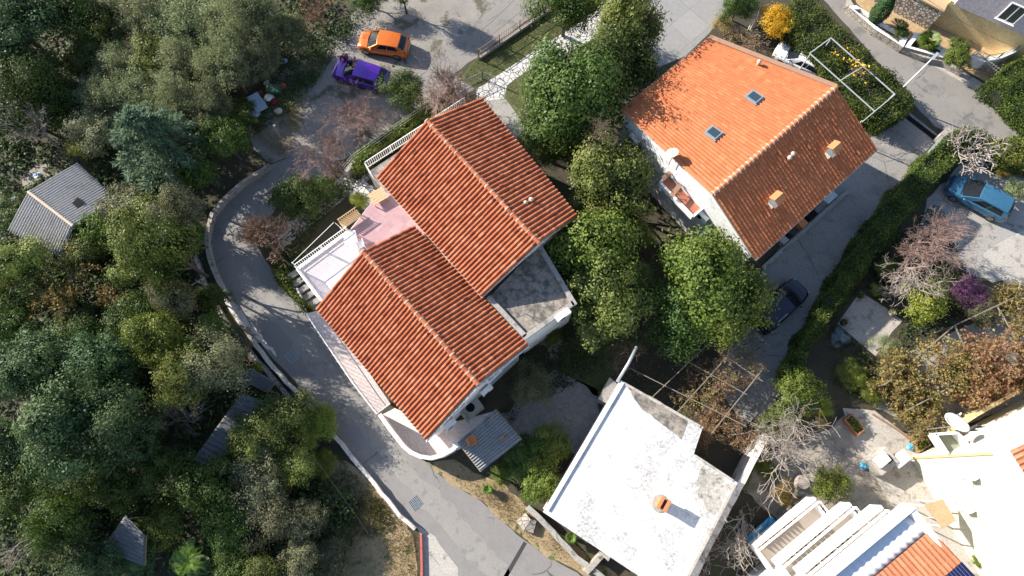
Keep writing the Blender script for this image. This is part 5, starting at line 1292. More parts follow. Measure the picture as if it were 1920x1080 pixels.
    for sg in (-1, 1):
        gp('side_window', side(sg), (.20, .50, .07, .86)); gp('side_window', side(sg), (.53, .86, .07, .86))
        mr = MB().ell((X(wind-.05), sg*(hw+.08), belt+.03), (.08, .11, .07), 8, 6).build('mirror', pm, t, True, True)
        MB().ell((X(.455), sg*hw*.70, hood-.17), (.10, .13, .045), 8, 6).build('headlight', M['lamp'], t, True, True)
        MB().ell((X(-.472), sg*hw*.78, rb-.10), (.07, .11, .08), 8, 6).build('tail_light', M['taillamp'], t, True, True)
        if rails: MB().tube([(X(-.10), sg*wr*.92, H+.02), (X(-.30), sg*wr*.90, H+.01)], .02, 6).build('roof_rail', M['steel'], t, local=True)
        for ux in (.315, -.30):
            w_ = MB(); r = .325; y0 = sg*(hw-.20); y1 = sg*(hw+.012); n = 20; prof = [(0, y0), (r*.97, y0), (r, y0+sg*.03), (r, y1-sg*.03), (r*.95, y1), (r*.70, y1)]
            vs = [(X(ux)+q*math.cos(6.2832*k/n), y, r+q*math.sin(6.2832*k/n)) for q, y in prof for k in range(n)]
            w_.add(vs, [[i*n+k, i*n+(k+1) % n, (i+1)*n+(k+1) % n, (i+1)*n+k] for i in range(len(prof)-1) for k in range(n)]); wo_ = w_.build('wheel', M['rubber'], t, True, True)
            rm = MB(); y2 = y1-sg*.02
            for k in range(10): a = 6.2832*k/10; rm.add([(X(ux), y2+sg*.004, r)]+[(X(ux)+r*.68*math.cos(a+s_), y2, r+r*.68*math.sin(a+s_)) for s_ in (-.22, .22)], [[0, 1, 2]])
            rm.add([(X(ux)+q*math.cos(6.2832*k/n), y2+.003*sg, r+q*math.sin(6.2832*k/n)) for q in (r*.62, r*.71) for k in range(n)], [[k, (k+1) % n, n+(k+1) % n, n+k] for k in range(n)])
            rm.build('rim', M['alloy'], wo_, local=True)
    sm = MB()
    for sg in (-1, 1):
        y = sg*(hw+.004)
        for u in (wind-.03, .5*(wind+rear)+.02, rear+.17): sm.tube([(X(u), y, .34), (X(u), y-sg*.004, .62), (X(u)-.03, y-sg*.03, belt-.12)], .010, 4)
        sm.tube([(X(.20), y-sg*.01, .30), (X(-.19), y-sg*.01, .30)], .03, 4)
    sm.tube([(X(wind+.03), -hw*.80, hood+.035), (X(wind+.045), 0, hood+.075), (X(wind+.03), hw*.80, hood+.035)], .02, 5)
    sm.build('seams', M['black'], t, local=True)
    MB().box((X(-.505), 0, .62), (.02, .5, .11)).build('number_plate', M['plate'], t, local=True); MB().box((X(.503), 0, .42), (.02, .5, .11)).build('number_plate', M['plate'], t, local=True)
    MB().box((X(.495), 0, .52), (.03, W*.45, .12)).build('grille', M['black'], t, local=True)
    return t
car('orange hatchback parked on the gravel lot, dark windows', 719, 81, 670, 73, 4.05, 1.76, 1.42, (.66, .15, .012), hood=.90, belt=.95)
car('purple glossy hatchback with a person leaning at its bonnet', 677, 139, 622, 123, 4.55, 1.86, 1.50, (.10, .012, .36), hood=.94, belt=1.0, metal=.45, coat=1.0)
car('light blue small car parked on the grey yard behind the long hedge', 1838, 370, 1776, 337, 4.70, 1.86, 1.62, (.045, .155, .26), hood=.98, belt=1.02, wind=.27, roof_f=.06, roof_r=-.38, rear=-.47)
car('navy blue dark car with pale roof rails, half under the tree by the driveway', 1463, 573, 1504, 534, 4.65, 1.84, 1.68, (.006, .008, .026), hood=1.0, belt=1.05, rails=True, rear=-.48, roof_r=-.40)
car('white car squeezed between the orange tile roof and the pergola frame', 1503, 112, 1462, 92, 4.3, 1.76, 1.45, (.72, .72, .74), metal=0)

# ------------------------------------------------------------------ the person at the purple car
M['skin'] = plain('skin', (.42, .24, .17), .6); M['jacket'] = plain('dark_red_jacket', (.20, .012, .02), .8); M['trouser'] = plain('dark_trousers', (.02, .022, .03), .85); M['hair'] = plain('brown_hair', (.05, .028, .016), .8)
def skin_fig(name, verts, edges, root, mat, parent, sub=1):
    me = bpy.data.meshes.new(name); me.from_pydata([v[:3] for v in verts], edges, []); me.materials.append(mat)
    o = link(name, me, parent, True); o.modifiers.new('skin', 'SKIN'); s = o.modifiers.new('sub', 'SUBSURF'); s.levels = s.render_levels = sub
    for i, v in enumerate(verts):
        me.skin_vertices[0].data[i].radius = (v[3], v[4] if len(v) > 4 else v[3]); me.skin_vertices[0].data[i].use_root = (i == root)
    return o
pc_ = P(652, 117, 0); pt = thing('person', 'person in dark red jacket bending over the bonnet of the purple car', 'person', pc_, R_(-92))
# x = forward (towards the car), standing and bending at the hip
hip = (-.02, 0, .93); chest = (.30, 0, 1.25); neck = (.42, 0, 1.36)
V = [hip+(.13, .10), (.14, 0, 1.09, .125, .10), chest+(.15, .11), neck+(.055,), (.50, 0, 1.42, .075), (.56, 0, 1.50, .095, .085), (.56, 0, 1.58, .07)]
E = [(0, 1), (1, 2), (2, 3), (3, 4), (4, 5), (5, 6)]
def limb(chain, start):
    p = start
    for q in chain: V.append(q); E.append((p, len(V)-1)); p = len(V)-1
    return p
for s in (-1, 1):
    limb([(-.02, s*.10, .88, .085), (.04, s*.12, .50, .06), (-.02+s*.10, s*.13, .10, .04), (.08+s*.10, s*.14, .05, .045, .03), (.18+s*.10, s*.15, .03, .03, .02)], 0)
    w = limb([(.33, s*.19, 1.25, .06), (.52, s*.25, 1.12, .045), (.72, s*.19, 1.04, .032), (.79, s*.18, 1.03, .036, .018)], 2)
    for k, (dy, ln) in enumerate(((-.033, .075), (-.011, .088), (.011, .083), (.033, .066))):
        limb([(.83, s*.18+dy*.9, 1.03, .0095), (.83+ln*.55, s*.18+dy*1.15, 1.025, .0088), (.83+ln, s*.18+dy*1.2, 1.005, .0075)], w)
    limb([(.785, s*.14, 1.02, .011), (.82, s*.115, 1.01, .009)], w-0)
skin_fig('body', V, E, 0, M['skin'], pt, 1)
jv = [(0, 0, .93, .165, .125), (.14, 0, 1.09, .155, .125), (.30, 0, 1.25, .19, .14), (.41, 0, 1.345, .085)]; je = [(0, 1), (1, 2), (2, 3)]
for s in (-1, 1):
    a = len(jv); jv += [(.34, s*.20, 1.25, .085), (.52, s*.255, 1.12, .066), (.70, s*.195, 1.045, .05)]; je += [(2, a), (a, a+1), (a+1, a+2)]
skin_fig('jacket', jv, je, 0, M['jacket'], pt, 1)
tv = [(-.02, 0, .93, .165, .13)]; te_ = []
for s in (-1, 1):
    a = len(tv); tv += [(-.02, s*.10, .85, .108), (.04, s*.12, .50, .08), (-.02+s*.10, s*.13, .12, .065)]; te_ += [(0, a), (a, a+1), (a+1, a+2)]
skin_fig('trousers', tv, te_, 0, M['trouser'], pt, 1)
hb = MB().ell((.535, 0, 1.535), (.115, .098, .12), 12, 8); hb.v = [(x, y, z) for x, y, z in hb.v]; hb.build('hair', M['hair'], pt, True, True)
fb = MB()
for s in (-1, 1): fb.ell((.645, s*.035, 1.49), (.012, .014, .010), 6, 4)
fb.build('eyes', M['black'], pt, local=True); MB().ell((.655, 0, 1.462), (.02, .014, .02), 6, 4).build('nose', M['skin'], pt, True, True)

# ------------------------------------------------------------------ poles, wires, lamps, pergola frames, fences
def pole(label, base, top, h, r, mat='pole', name='utility_pole', cat='utility pole', arms=0, base_block=False):
    b = P(*base, 0); t_ = P(*top, h); t = thing(name, label, cat, b)
    MB().tube([b, b.lerp(t_, .5), t_], r, 10, r*.7).build('pole', M[mat], t)
    if base_block: MB().box(b+Vector((0, 0, .35)), (.5, .42, .7), R_(40)).build('base_block', M['concrete_l'], t)
    for k in range(arms):
        d = Vector((.75, .45*(1-2*k), .1)); p = b.lerp(t_, .97-.1*k); MB().bar(p-d*.5, p+d*.5, .07).build('cross_arm', M['pole'], t)
    return t
pole('weathered wooden pole leaning among dark trees, on a pale concrete block', (366, 384), (311, 326), 4.8, .11, base_block=True)
pole('short wooden pole at the edge of the gravel lot', (536, 282), (514, 235), 3.2, .12)
lpole = pole('leaning wooden pole with two cross arms at the street wall', (413, 549), (369, 527), 4.2, .08, arms=2)
pole('thin grey pole leaning out of the shrubs beside the whitewashed street wall', (486, 640), (452, 614), 3.0, .05)
sl_t = thing('street_lamp', 'slim white street lamp standing behind the hedge by the upper street', 'street lamp', P(1668, 189, 0))
lb, lt = P(1668, 189, 0), P(1747, 111, 5.2); MB().tube([lb, lb.lerp(lt, .5), lt], .07, 10, .045).build('pole', M['white'], sl_t)
q = P(1752, 106, 5.3); MB().bar(lt+Vector((0, 0, .02)), lt+(q-lt)*2.2+Vector((0, 0, .06)), .2, .09).build('lamp_head', M['steel'], sl_t)
def wire(label, a, b, za, zb, sag=.6, r=.012, n=14):
    u, v = P(*a, za), P(*b, zb); t = thing('overhead_wire', label, 'wire', Vector((u.x, u.y, 0)))
    MB().tube([u.lerp(v, i/n)-Vector((0, 0, sag*4*(i/n)*(1-i/n))) for i in range(n+1)], r, 5).build('cable', M['rubber'], t)
wire('dark overhead wire crossing the villa facade in the top right, upper one', (1690, -40), (1960, 110), 8, 8.6)
wire('dark overhead wire crossing the villa courtyard in the top right, lower one', (1630, -40), (1960, 150), 7, 7)
wire('thin overhead wire above the worn lane beside the mesh fence, outer one', (850, 95), (1000, -40), 4.5, 5); wire('thin overhead wire above the worn lane beside the mesh fence, inner one', (862, 105), (1040, -40), 4.5, 5)
wire('thin pale wire hanging down the forest slope from the leaning pole', (369, 527), (352, 415), 4.2, 4.0); wire('thin wire running over dark shrubs left of the lower street', (590, 860), (690, 1000), 2.5, 2.5, .2)
def frame_thing(name, label, cat, bars, z, w, mat, legs=(), loc=None):
    p0 = P(*bars[0][0], z); t = thing(name, label, cat, Vector((p0.x, p0.y, 0))); mb = MB()
    for i, (a, b) in enumerate(bars): mb.bar(P(*a, z+(.001*i)), P(*b, z+(.001*i)), w)
    mb.build('frame', M[mat], t); mb = MB()
    for a in legs: p = P(*a, z); MB().bar(Vector((p.x, p.y, 0)), p-Vector((0, 0, w/2+.002)), w).build('leg', M[mat], t)
    return t
M['steelpale'] = plain('pale_worn_steel', (.46, .49, .49), .5, .3, var=.2)
frame_thing('pergola_frame', 'white steel pergola frame standing over the hedge beside the orange tiled house', 'pergola', [((1558, 71), (1678, 177)), ((1518, 100), (1558, 71)), ((1518, 100), (1640, 209)), ((1574, 152), (1616, 126)), ((1617, 228), (1678, 177))], 2.7, .065, 'steelpale', [(1558, 73), (1676, 177), (1520, 101), (1617, 226)])
frame_thing('pergola_frame', 'wire and timber vine pergola between the white flat roof and the driveway', 'pergola', [((1265, 778), (1400, 628)), ((1215, 752), (1365, 610)), ((1332, 815), (1432, 690)), ((1180, 690), (1400, 800)), ((1340, 655), (1430, 715)), ((1240, 650), (1400, 740))], 2.4, .05, 'pole', [(1265, 776), (1400, 630), (1365, 612), (1430, 690), (1240, 652), (1180, 690)])
frame_thing('clothes_frame', 'small white tubular clothes frame behind the golden shrub', 'clothes frame', [((1406, 27), (1425, 11)), ((1412, 22), (1416, 30)), ((1425, 11), (1421, 28))], 1.8, .06, 'white', [(1416, 30), (1421, 28)])
frame_thing('pergola_frame', 'bare branches and beams of the vine trellis over the right garden', 'pergola', [((1660, 720), (1790, 610)), ((1790, 610), (1940, 540)), ((1700, 770), (1940, 640)), ((1790, 610), (1830, 700)), ((1870, 575), (1920, 660))], 2.3, .07, 'pole', [(1661, 720), (1790, 611), (1832, 700)])
ft = thing('fence', 'rusty mesh fence on a low kerb between the worn lane and the lawn strip', 'fence', P(940, 82, 0))
a, b = P(1052, 6, 0), P(898, 112, 0); e = (b-a).normalized(); a = a-e*4
MB().bar(a+Vector((0, 0, .14)), b+Vector((0, 0, .14)), .22, .28).build('kerb', M['concrete'], ft)
mb = MB(); k = int((b-a).length/.22)
for j in range(k): p = a.lerp(b, (j+.5)/k); mb.bar(p+Vector((0, 0, .3)), p+Vector((0, 0, 1.3)), .018)
mb.build('bars', M['rust'], ft); mb = MB()
for h_ in (.35, .8, 1.3): mb.bar(a+Vector((0, 0, h_)), b+Vector((0, 0, h_)), .03)
mb.build('rail', M['rust'], ft); k = int((b-a).length/2.0)
for j in range(k+1): p = a.lerp(b, j/k); MB().bar(p, p+Vector((0, 0, 1.4)), .07).build('post', M['rust'], ft)
f2 = thing('fence', 'wire fence on thin pale posts along the dark retaining wall of the upper house', 'fence', P(760, 235, 0))
wi = MB(); pts = [P(648, 322, .9), P(665, 303, .9), P(760, 235, .9), P(858, 172, .9)]
for p in [pts[0], pts[1], pts[2], pts[3], pts[1].lerp(pts[2], .5), pts[2].lerp(pts[3], .5)]:
    po = MB(); po.tube([p, p+Vector((0, 0, 1.0))], .03, 6); po.tube([p+Vector((0, 0, 1.0)), p+Vector((-.2, .2, 1.2))], .02, 6); po.build('post', M['steel'], f2)
for h_ in (.35, .7, 1.0):
    for u, v in zip(pts[:-1], pts[1:]): wi.tube([u+Vector((0, 0, h_)), v+Vector((0, 0, h_))], .012, 5)
wi.build('wire', M['steel'], f2)
railing('fence', 'short grey picket fence by the bare pink shrub', [(858, 172), (905, 148), (930, 158)], 0, 1.0, 'greymetal', .18, .012, .03, 1.6)
railing('railing', 'white posts and wires standing outside the terrace pickets above the dark planting bed', [(552, 497), (630, 421), (642, 432)], 2.6, .5, 'white', .3, .01, .022, 4.0, bars=False, mids=())

# ------------------------------------------------------------------ terrace furniture and yard things
def bench(label, px, py, z, rz, w, d_, mat, slats=6, back=True, name='bench', cat='bench'):
    t = thing(name, label, cat, P(px, py, z), rz); mb = MB()
    for k in range(slats): mb.box((0, -d_/2+d_*(k+.5)/slats, .44), (w, d_/slats*.78, .035))
    mb.build('seat', M[mat], t, local=True)
    if back:
        mb = MB()
        for k in range(int(w/.16)): mb.box((-w/2+.08+k*.16, d_/2+.02, .68), (.07, .03, .5))
        mb.box((0, d_/2+.02, .95), (w, .04, .07)); mb.box((0, d_/2+.02, .46), (w, .04, .05)); mb.build('backrest', M[mat], t, local=True)
    for sx in (-1, 1):
        for sy in (-1, 1): MB().box((sx*(w/2-.06), sy*(d_/2-.05), .21), (.06, .06, .42)).build('leg', M[mat], t, local=True)
    return t
tr = math.atan2((P(692, 385, 3)-P(655, 433, 3)).y, (P(692, 385, 3)-P(655, 433, 3)).x)
bench('slatted wooden bench with lattice back on the terrace edge', 660, 416, tz, R_(38), 1.5, .55, 'woodpale')
bench('low wooden table board on the terrace beside the upper roof edge', 711, 372, tz, R_(32), 1.15, .95, 'woodpale', 5, False, 'table', 'table')
tb = thing('table', 'white square plastic table on the pale terrace floor', 'table', P(661, 452, tz), R_(15))
MB().box((0, 0, .71), (.85, .85, .04)).build('tabletop', M['white'], tb, local=True, bevel=.01)
for sx in (-1, 1):
    for sy in (-1, 1): MB().tube([(sx*.36, sy*.36, .69), (sx*.38, sy*.38, 0)], .03, 8).build('leg', M['white'], tb, local=True)
for (px, py, rz, lab) in ((679, 462, 200, 'white plastic chair by the roof edge beside the white table'),):
    t = thing('chair', lab, 'chair', P(px, py, tz), R_(rz)); MB().box((0, 0, .42), (.45, .45, .04)).build('seat', M['white'], t, local=True, bevel=.01); MB().box((-.22, 0, .66), (.04, .45, .44)).build('backrest', M['white'], t, local=True, bevel=.01)
    for sx in (-1, 1):
        for sy in (-1, 1): MB().tube([(sx*.19, sy*.19, .41), (sx*.22, sy*.22, 0)], .02, 6).build('leg', M['white'], t, local=True)
# rubbish at the edge of the gravel lot
bo_ = thing('board', 'pale blue sheet board lying in the rubbish at the edge of the gravel lot', 'board', P(486, 198, 0), R_(4)); MB().box((0, 0, .45), (1.65, .95, .05), tilt=Vector((.08, .05, 1)).to_track_quat('Z', 'Y')).build('sheet', M['bluewhite'], bo_, local=True, bevel=.01); MB().box((0, 0, .2), (1.2, .6, .4)).build('support', M['wood'], bo_, local=True)
gc = thing('waste_bin', 'dark green waste bin lying in the rubbish pile on the gravel lot', 'waste bin', P(518, 174, 0), R_(-6)); MB().box((0, 0, .35), (1.05, .6, .62)).build('bin_body', M['greenbin'], gc, local=True, bevel=.04); MB().box((0, 0, .69), (1.1, .66, .05)).build('lid', M['greenbin'], gc, local=True, bevel=.02)
for i, (px, py, m_, lab) in enumerate([(491, 176, 'redbag', 'dark red bag between the blue board and the green bin'), (532, 164, 'redbag', 'small bright red bag right of the green bin'), (506, 186, 'white', 'pale bag in front of the green bin'), (502, 158, 'cream', 'pinkish bag behind the red bag'), (515, 193, 'jacket', 'dark maroon bag below the green bin'), (481, 216, 'bluewhite', 'small pale blue bag below the blue board'), (534, 116, 'bluewhite', 'pale grey bag under the branches near the gravel edge'), (524, 210, 'cream', 'dusty white bag on the gravel right of the blue board'), (30, 378, 'bluewhite', 'pale drum shaped bag left of the corrugated shed'), (72, 330, 'bluewhite', 'blue and white bag behind the corrugated shed')]):
    bag(px, py, lab, m_, .28+.06*(i % 3))
ch_ = thing('trolley', 'green and grey hand cart standing by the lower balconies', 'cart', P(1496, 945, 0), R_(30)); MB().box((0, 0, .55), (.9, .6, .5)).build('basket', M['greenbin'], ch_, local=True, bevel=.02); MB().box((.0, 0, .83), (.95, .65, .05)).build('lid', M['greymetal'], ch_, local=True)
for sx in (-1, 1):
    for sy in (-1, 1): MB().tube([(sx*.35, sy*.25-.03, .1), (sx*.35, sy*.25+.03, .1)], .1, 10).build('wheel', M['rubber'], ch_, local=True); MB().tube([(sx*.35, sy*.25, .12), (sx*.35, sy*.25, .32)], .02, 6).build('leg', M['greymetal'], ch_, local=True)
tp_ = thing('tarpaulin', 'crumpled blue tarpaulin between the bare twigs and the lowest balcony', 'tarpaulin', P(1437, 1003, 1.0)); mb = MB(); rng = random.Random(4); k = 9; vs = [(i*.28-1.2, j*.16-.6, rng.uniform(-.09, .09)) for i in range(k) for j in range(k)]
mb.add([(x*.8-y*.6, x*.6+y*.8, z) for x, y, z in vs], [[i*k+j, i*k+j+1, (i+1)*k+j+1, (i+1)*k+j] for i in range(k-1) for j in range(k-1)]); o = mb.build('sheet', M['bluebag'], tp_, local=True); s = o.modifiers.new('thick', 'SOLIDIFY'); s.thickness = .01
MB().box((0, 0, -.55), (1.4, .7, .9), R_(37)).build('support', M['wood'], tp_, local=True)
st_ = thing('tree_stump', 'pale sawn stump at the foot of the bare fig tree', 'stump', P(1500, 905, 0), R_(40)); MB().lathe((0, 0, 0), [(.55, 0), (.42, .35), (.40, .6), (.05, .62)], 14).build('stump_body', M['barkpale'], st_, local=True)
# ------------------------------------------------------------------ trees and shrubs
random.seed(11)
# garden trees round the houses
tree(1078, 172, 112, 'laurel', 'big dark glossy laurel tree between the tiled house and the orange tiled house', zs=1.15)
tree(1160, 120, 79, 'laurel', 'dark laurel crown nearest the top corner of the orange roof', zs=1.5)
tree(1040, 225, 79, 'laurel', 'lower dark laurel crown beside the side lawn', zs=.9)
tree(1188, 50, 85, 'oak', 'olive toned feathery tree at the top edge beside the concrete forecourt', zs=1.5)
tree(1040, 280, 52, 'laurel2', 'small bright green tree against the right eave of the upper tiled house')
tree(1148, 335, 93, 'oak', 'yellowish green tree between the upper tiled house and the white gable wall', zs=1.2)
tree(1075, 440, 59, 'oak', 'leafy tree touching the lower corner of the upper tiled roof', zs=1.35)
tree(1125, 465, 99, 'laurel2', 'tall green tree beside the stained flat concrete roof, upper crown', zs=1.05, mat=L['shrub'])
tree(1130, 565, 93, 'oak', 'lower green crown of the trees beside the stained flat concrete roof', zs=1.15)
tree(1118, 398, 58, 'oak', 'olive green crown between the small bright tree and the stained flat roof', zs=1.3)
tree(1180, 440, 50, 'oak', 'olive green crown left of the bright broadleaf tree', zs=1.2)
tree(1168, 525, 58, 'oak', 'olive green crown in the middle of the tall trees by the flat roof', zs=1.25)
tree(1082, 535, 40, 'oak', 'olive green crown leaning over the right parapet of the stained flat roof', zs=1.5)
tree(1312, 510, 107, 'laurel2', 'bright green broadleaf tree below the white gable wall, the sunlit one')
tree(1375, 560, 85, 'laurel2', 'dull green broadleaf tree next to the navy car', mat=L['shrub'])
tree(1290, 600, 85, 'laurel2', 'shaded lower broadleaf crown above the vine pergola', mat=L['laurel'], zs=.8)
tree(1062, 10, 68, 'laurel', 'dark leafy tree at the top edge over the lawn strip', zs=1.2)
tree(1385, 10, 40, 'laurel', 'dark evergreen at the top edge behind the golden shrub')
tree(758, 172, 46, 'laurel', 'round dark evergreen beside the purple car')
tree(555, 372, 52, 'laurel', 'dense dark evergreen shrub at the road bend', 'shrub', name='shrub', zs=.8); tree(600, 362, 40, 'laurel', 'dark evergreen shrub beside the crazy paved patio', 'shrub', name='shrub', zs=.75)
tree(672, 372, 22, 'lime', 'small bright yellow green bush by the terrace bench', 'shrub', name='shrub')
tree(1720, 572, 54, 'lime', 'round yellow green citrus tree next to the concrete patio slab', name='citrus_tree')
tree(1035, 630, 22, 'shrub', 'small green shrub at the lower corner of the stained flat roof', 'shrub'); tree(1105, 620, 20, 'lime', 'small pale green sapling in the shade below the tall trees', name='sapling')
tree(1000, 725, 48, 'grey', 'grey green shaded shrub beside the end wall of the street side house', 'shrub')
tree(985, 850, 46, 'shrub', 'dark shrub between the corrugated lean-to and the white roof', 'shrub', mat=L['laurel']); tree(1030, 832, 46, 'shrub', 'green shrub touching the left wall of the white roof, upper one', 'shrub'); tree(1003, 900, 50, 'shrub', 'leafy shrub touching the left wall of the white roof, lower one', 'shrub'); tree(945, 890, 26, 'shrub', 'small shrub behind the roadside verge', 'shrub')
tree(1458, 42, 44, 'oak', 'golden yellow autumn shrub above the orange roof', 'shrub', name='shrub', mat=L['gold'], zs=.8); tree(1495, 55, 26, 'grey', 'brownish thinning shrub right of the golden one', 'shrub', mat=L['autumn'])
tree(1355, 45, 24, 'grey', 'pale yellow grassy bush at the corner of the forecourt', 'shrub', mat=L['dry'], zs=.6)
tree(1492, 742, 60, 'bush', 'vivid green rounded laurel bush at the lower end of the long hedge', 'shrub', mat=L['laurel2'], zs=.9); tree(1455, 785, 36, 'bush', 'vivid green low bush beside the end of the long pale wall', 'shrub', mat=L['laurel2'], zs=.8); tree(1535, 760, 26, 'lime', 'yellowish green bush above the swing frame', 'shrub', name='shrub')
tree(1798, 100, 34, 'bush', 'dense round green shrub beside the villa gate', 'shrub', mat=L['laurel2'])
tree(1470, 925, 30, 'grey', 'brownish leafy shrub under the pale fig branches', 'shrub', mat=L['autumn'], zs=.7); tree(1440, 880, 26, 'shrub', 'low green shrub beside the stump of the fig', 'shrub', zs=.6); tree(1395, 900, 24, 'grey', 'dusty shrub squeezed behind the long pale wall', 'shrub', zs=.7)
tree(1560, 905, 42, 'shrub', 'dark green shrub beneath the bare fig twigs near the balconies', 'shrub')
tree(1822, 548, 40, 'shrub', 'magenta bougainvillea bush beside the sunlit slab', 'shrub', mat=L['purple'], zs=.8, name='bougainvillea'); tree(1840, 585, 34, 'shrub', 'greenish part bare bougainvillea next to the vine trellis', 'shrub', mat=L['grey'])
tree(1660, 650, 30, 'grey', 'pale green twiggy shrub on the lower edge of the patio slab', 'shrub', mat=L['olive']); tree(1574, 632, 20, 'grey', 'blue grey shrub at the left corner of the patio slab', 'shrub', mat=L['blue'], zs=.6)
tree(1600, 700, 34, 'shrub', 'low green bed of leafy plants below the patio slab', 'shrub', zs=.5); tree(1640, 735, 28, 'shrub', 'dark green low shrub beside the vine terrace', 'shrub', zs=.5); tree(1660, 500, 26, 'shrub', 'dark green shrub under the bare pink tree', 'shrub', zs=.6); tree(1640, 545, 16, 'lime', 'tiny yellowish shrub at the top corner of the patio slab', 'shrub', name='shrub', zs=.6)
tree(1835, 1050, 16, 'shrub', 'small green shrub at the foot of the yellow house', 'shrub'); tree(1905, 355, 26, 'shrub', 'sunlit green shrub at the right edge behind the light blue car', 'shrub', mat=L['olive']); tree(1880, 325, 16, 'grey', 'brown dry shrub beside the light blue car', 'shrub', mat=L['autumn'], zs=.5)
tree(1690, 60, 16, 'bush', 'dark leafy plant in the long stone planter', 'shrub', mat=L['laurel'], base_z=.3, zs=.8); palm(1742, 76, 26, 'pale green yucca in the angular stone planter', 'palm', 3, 1.0, 40, True, 'yucca', 'plant'); palm(1685, 50, 24, 'dark spiky palm in the long stone planter', 'darkpalm', 4, .9, 22, False, 'palm_tree', 'palm')
# cypress
cy = thing('cypress_tree', 'small dark cone shaped cypress beside the stone planter of the villa', 'tree', P(1634, 44, 0)); rng = np.random.default_rng(5); n = 5000; z = rng.random(n)**.8*3.4; rr = (.62*np.sin(np.pi*np.clip(z/3.4, 0, 1)**.7)+.08)*(.8+.25*rng.random(n)); a = rng.random(n)*6.283
C_ = np.column_stack([rr*np.cos(a), rr*np.sin(a), z+.2]); link('crown', quads_mesh('cypress_crown', leaf_quads(rng, C_, nrm(np.column_stack([np.cos(a), np.sin(a), .4+0*a])+rng.normal(size=(n, 3))*.4), .16, .07, np.array([0, 0, 1.])+rng.normal(size=(n, 3))*.3), rng.random(n), L['cypress']), cy, True); MB().tube([(0, 0, 0), (0, 0, 2.4)], .08, 6).build('trunk', M['bark'], cy, local=True)
palm(968, 860, 30, 'dark palm drooping over the corrugated lean-to', 'darkpalm', 7, 1.8, 26); palm(1072, 1008, 16, 'small bright fan palm between the kerb wall and the white roof', 'palm', 8, .8, 16, True); palm(915, 918, 14, 'little agave like plant on the roadside verge', 'palm', 9, .5, 16, True, 'agave', 'plant')
# hedges
hedge([(1492, -10), (1535, 6), (1590, 66), (1640, 108), (1690, 150), (1716, 183), (1702, 213), (1662, 230), (1622, 206), (1562, 150), (1522, 108), (1482, 60)], 2.0, 'dense green hedge between the white car and the upper street', 20000, 1)
hedge([(1812, 236), (1826, 262), (1788, 306), (1745, 350), (1703, 402), (1645, 472), (1594, 545), (1548, 606), (1515, 662), (1498, 705), (1474, 700), (1524, 604), (1565, 530), (1612, 452), (1660, 385), (1712, 322), (1762, 268)], 1.9, 'long clipped green hedge running along the driveway down to the vivid bush', 26000, 2)
hedge([(1858, 152), (1905, 112), (1960, 90), (1960, 250), (1915, 205)], 1.8, 'square clipped hedge at the right edge below the villa gate', 9000, 3)
hedge([(1868, 262), (1900, 255), (1960, 275), (1960, 318), (1900, 306), (1870, 290)], 1.5, 'green hedge at the right edge behind the knobbly bare tree', 5000, 4, mat='shrub')
hedge([(1825, 240), (1868, 262), (1870, 290), (1822, 276)], 1.3, 'dark hedge section under the knobbly bare tree', 3000, 14, mat='laurel')
hedge([(508, 496), (520, 492), (545, 530), (572, 570), (586, 588), (574, 588), (548, 556), (522, 522)], .9, 'narrow strip of bright ivy between street and steps', 4000, 5, mat='laurel2', name='ivy_hedge', leaf=.13)
hedge([(520, 484), (556, 476), (575, 515), (556, 530), (540, 520)], .6, 'dark ivy bed under the tan bare shrub', 2500, 15, mat='laurel', name='ivy_hedge', leaf=.14)
hedge([(660, 318), (668, 282), (700, 262), (760, 222), (840, 170), (856, 178), (770, 238), (700, 290)], 1.3, 'leafy green climbers over the wall in front of the upper house', 9000, 6, mat='shrub')
# bare trees and vines
bare(840, 128, 52, 'pinkish bare shrub beside the worn lane', 'twigpink', 3, levels=6, kids=(6, 3, 3, 3, 3, 3), spread=.72, H=3, trunk=.16, twigr=.004, r0=.07, ratio=.72)
bare(668, 218, 54, 'rosy bare tree in front of the purple car', 'twigpink', 4, levels=6, kids=(6, 3, 3, 3, 3, 3), spread=.72, H=3, trunk=.18, twigr=.004, r0=.07, ratio=.72)
bare(612, 290, 52, 'pinkish tan bare tree where street and gravel lot meet', 'twigpink', 5, levels=6, kids=(6, 3, 3, 3, 3, 2), spread=.72, H=3, trunk=.2, twigr=.004, r0=.07, ratio=.72)
bare(494, 448, 42, 'tan brown bare shrub fanning out over the street bend', 'twigtan', 6, 'shrub', 'bare_shrub', levels=4, kids=(16, 6, 4, 3), spread=.62, H=3, trunk=.06, twigr=.004, r0=.04, base=(528, 478), wander=.22)
bare(1750, 442, 66, 'large pinkish grey bare tree behind the long hedge, below the light blue car', 'twigpink', 7, levels=6, kids=(6, 3, 3, 3, 3, 2), spread=.68, H=3, trunk=.22, twigr=.005, r0=.08, ratio=.73)
bare(1730, 480, 48, 'grey bare tree with tangled twigs above the yellow green citrus', 'twiggrey', 17, levels=5, kids=(5, 3, 3, 2, 2), spread=.8, H=3, trunk=.2, twigr=.007, r0=.12, wander=.45)
bare(1832, 266, 48, 'knobbly pale bare tree with thick bent branches over the hedge by the upper street', 'barkpale', 8, levels=4, kids=(5, 3, 3, 3), spread=.95, H=3, trunk=.3, twigr=.026, r0=.17, wander=.6, up=.05, ratio=.76)
bare(1508, 872, 82, 'pale bare fig tree with curling branches above the swing frame and yard', 'barkpale', 9, levels=5, kids=(6, 3, 3, 2, 2), spread=.9, H=3, trunk=.34, twigr=.011, r0=.115, wander=.6, up=.1, ratio=.80, leaves='vinegreen', leafn=130)
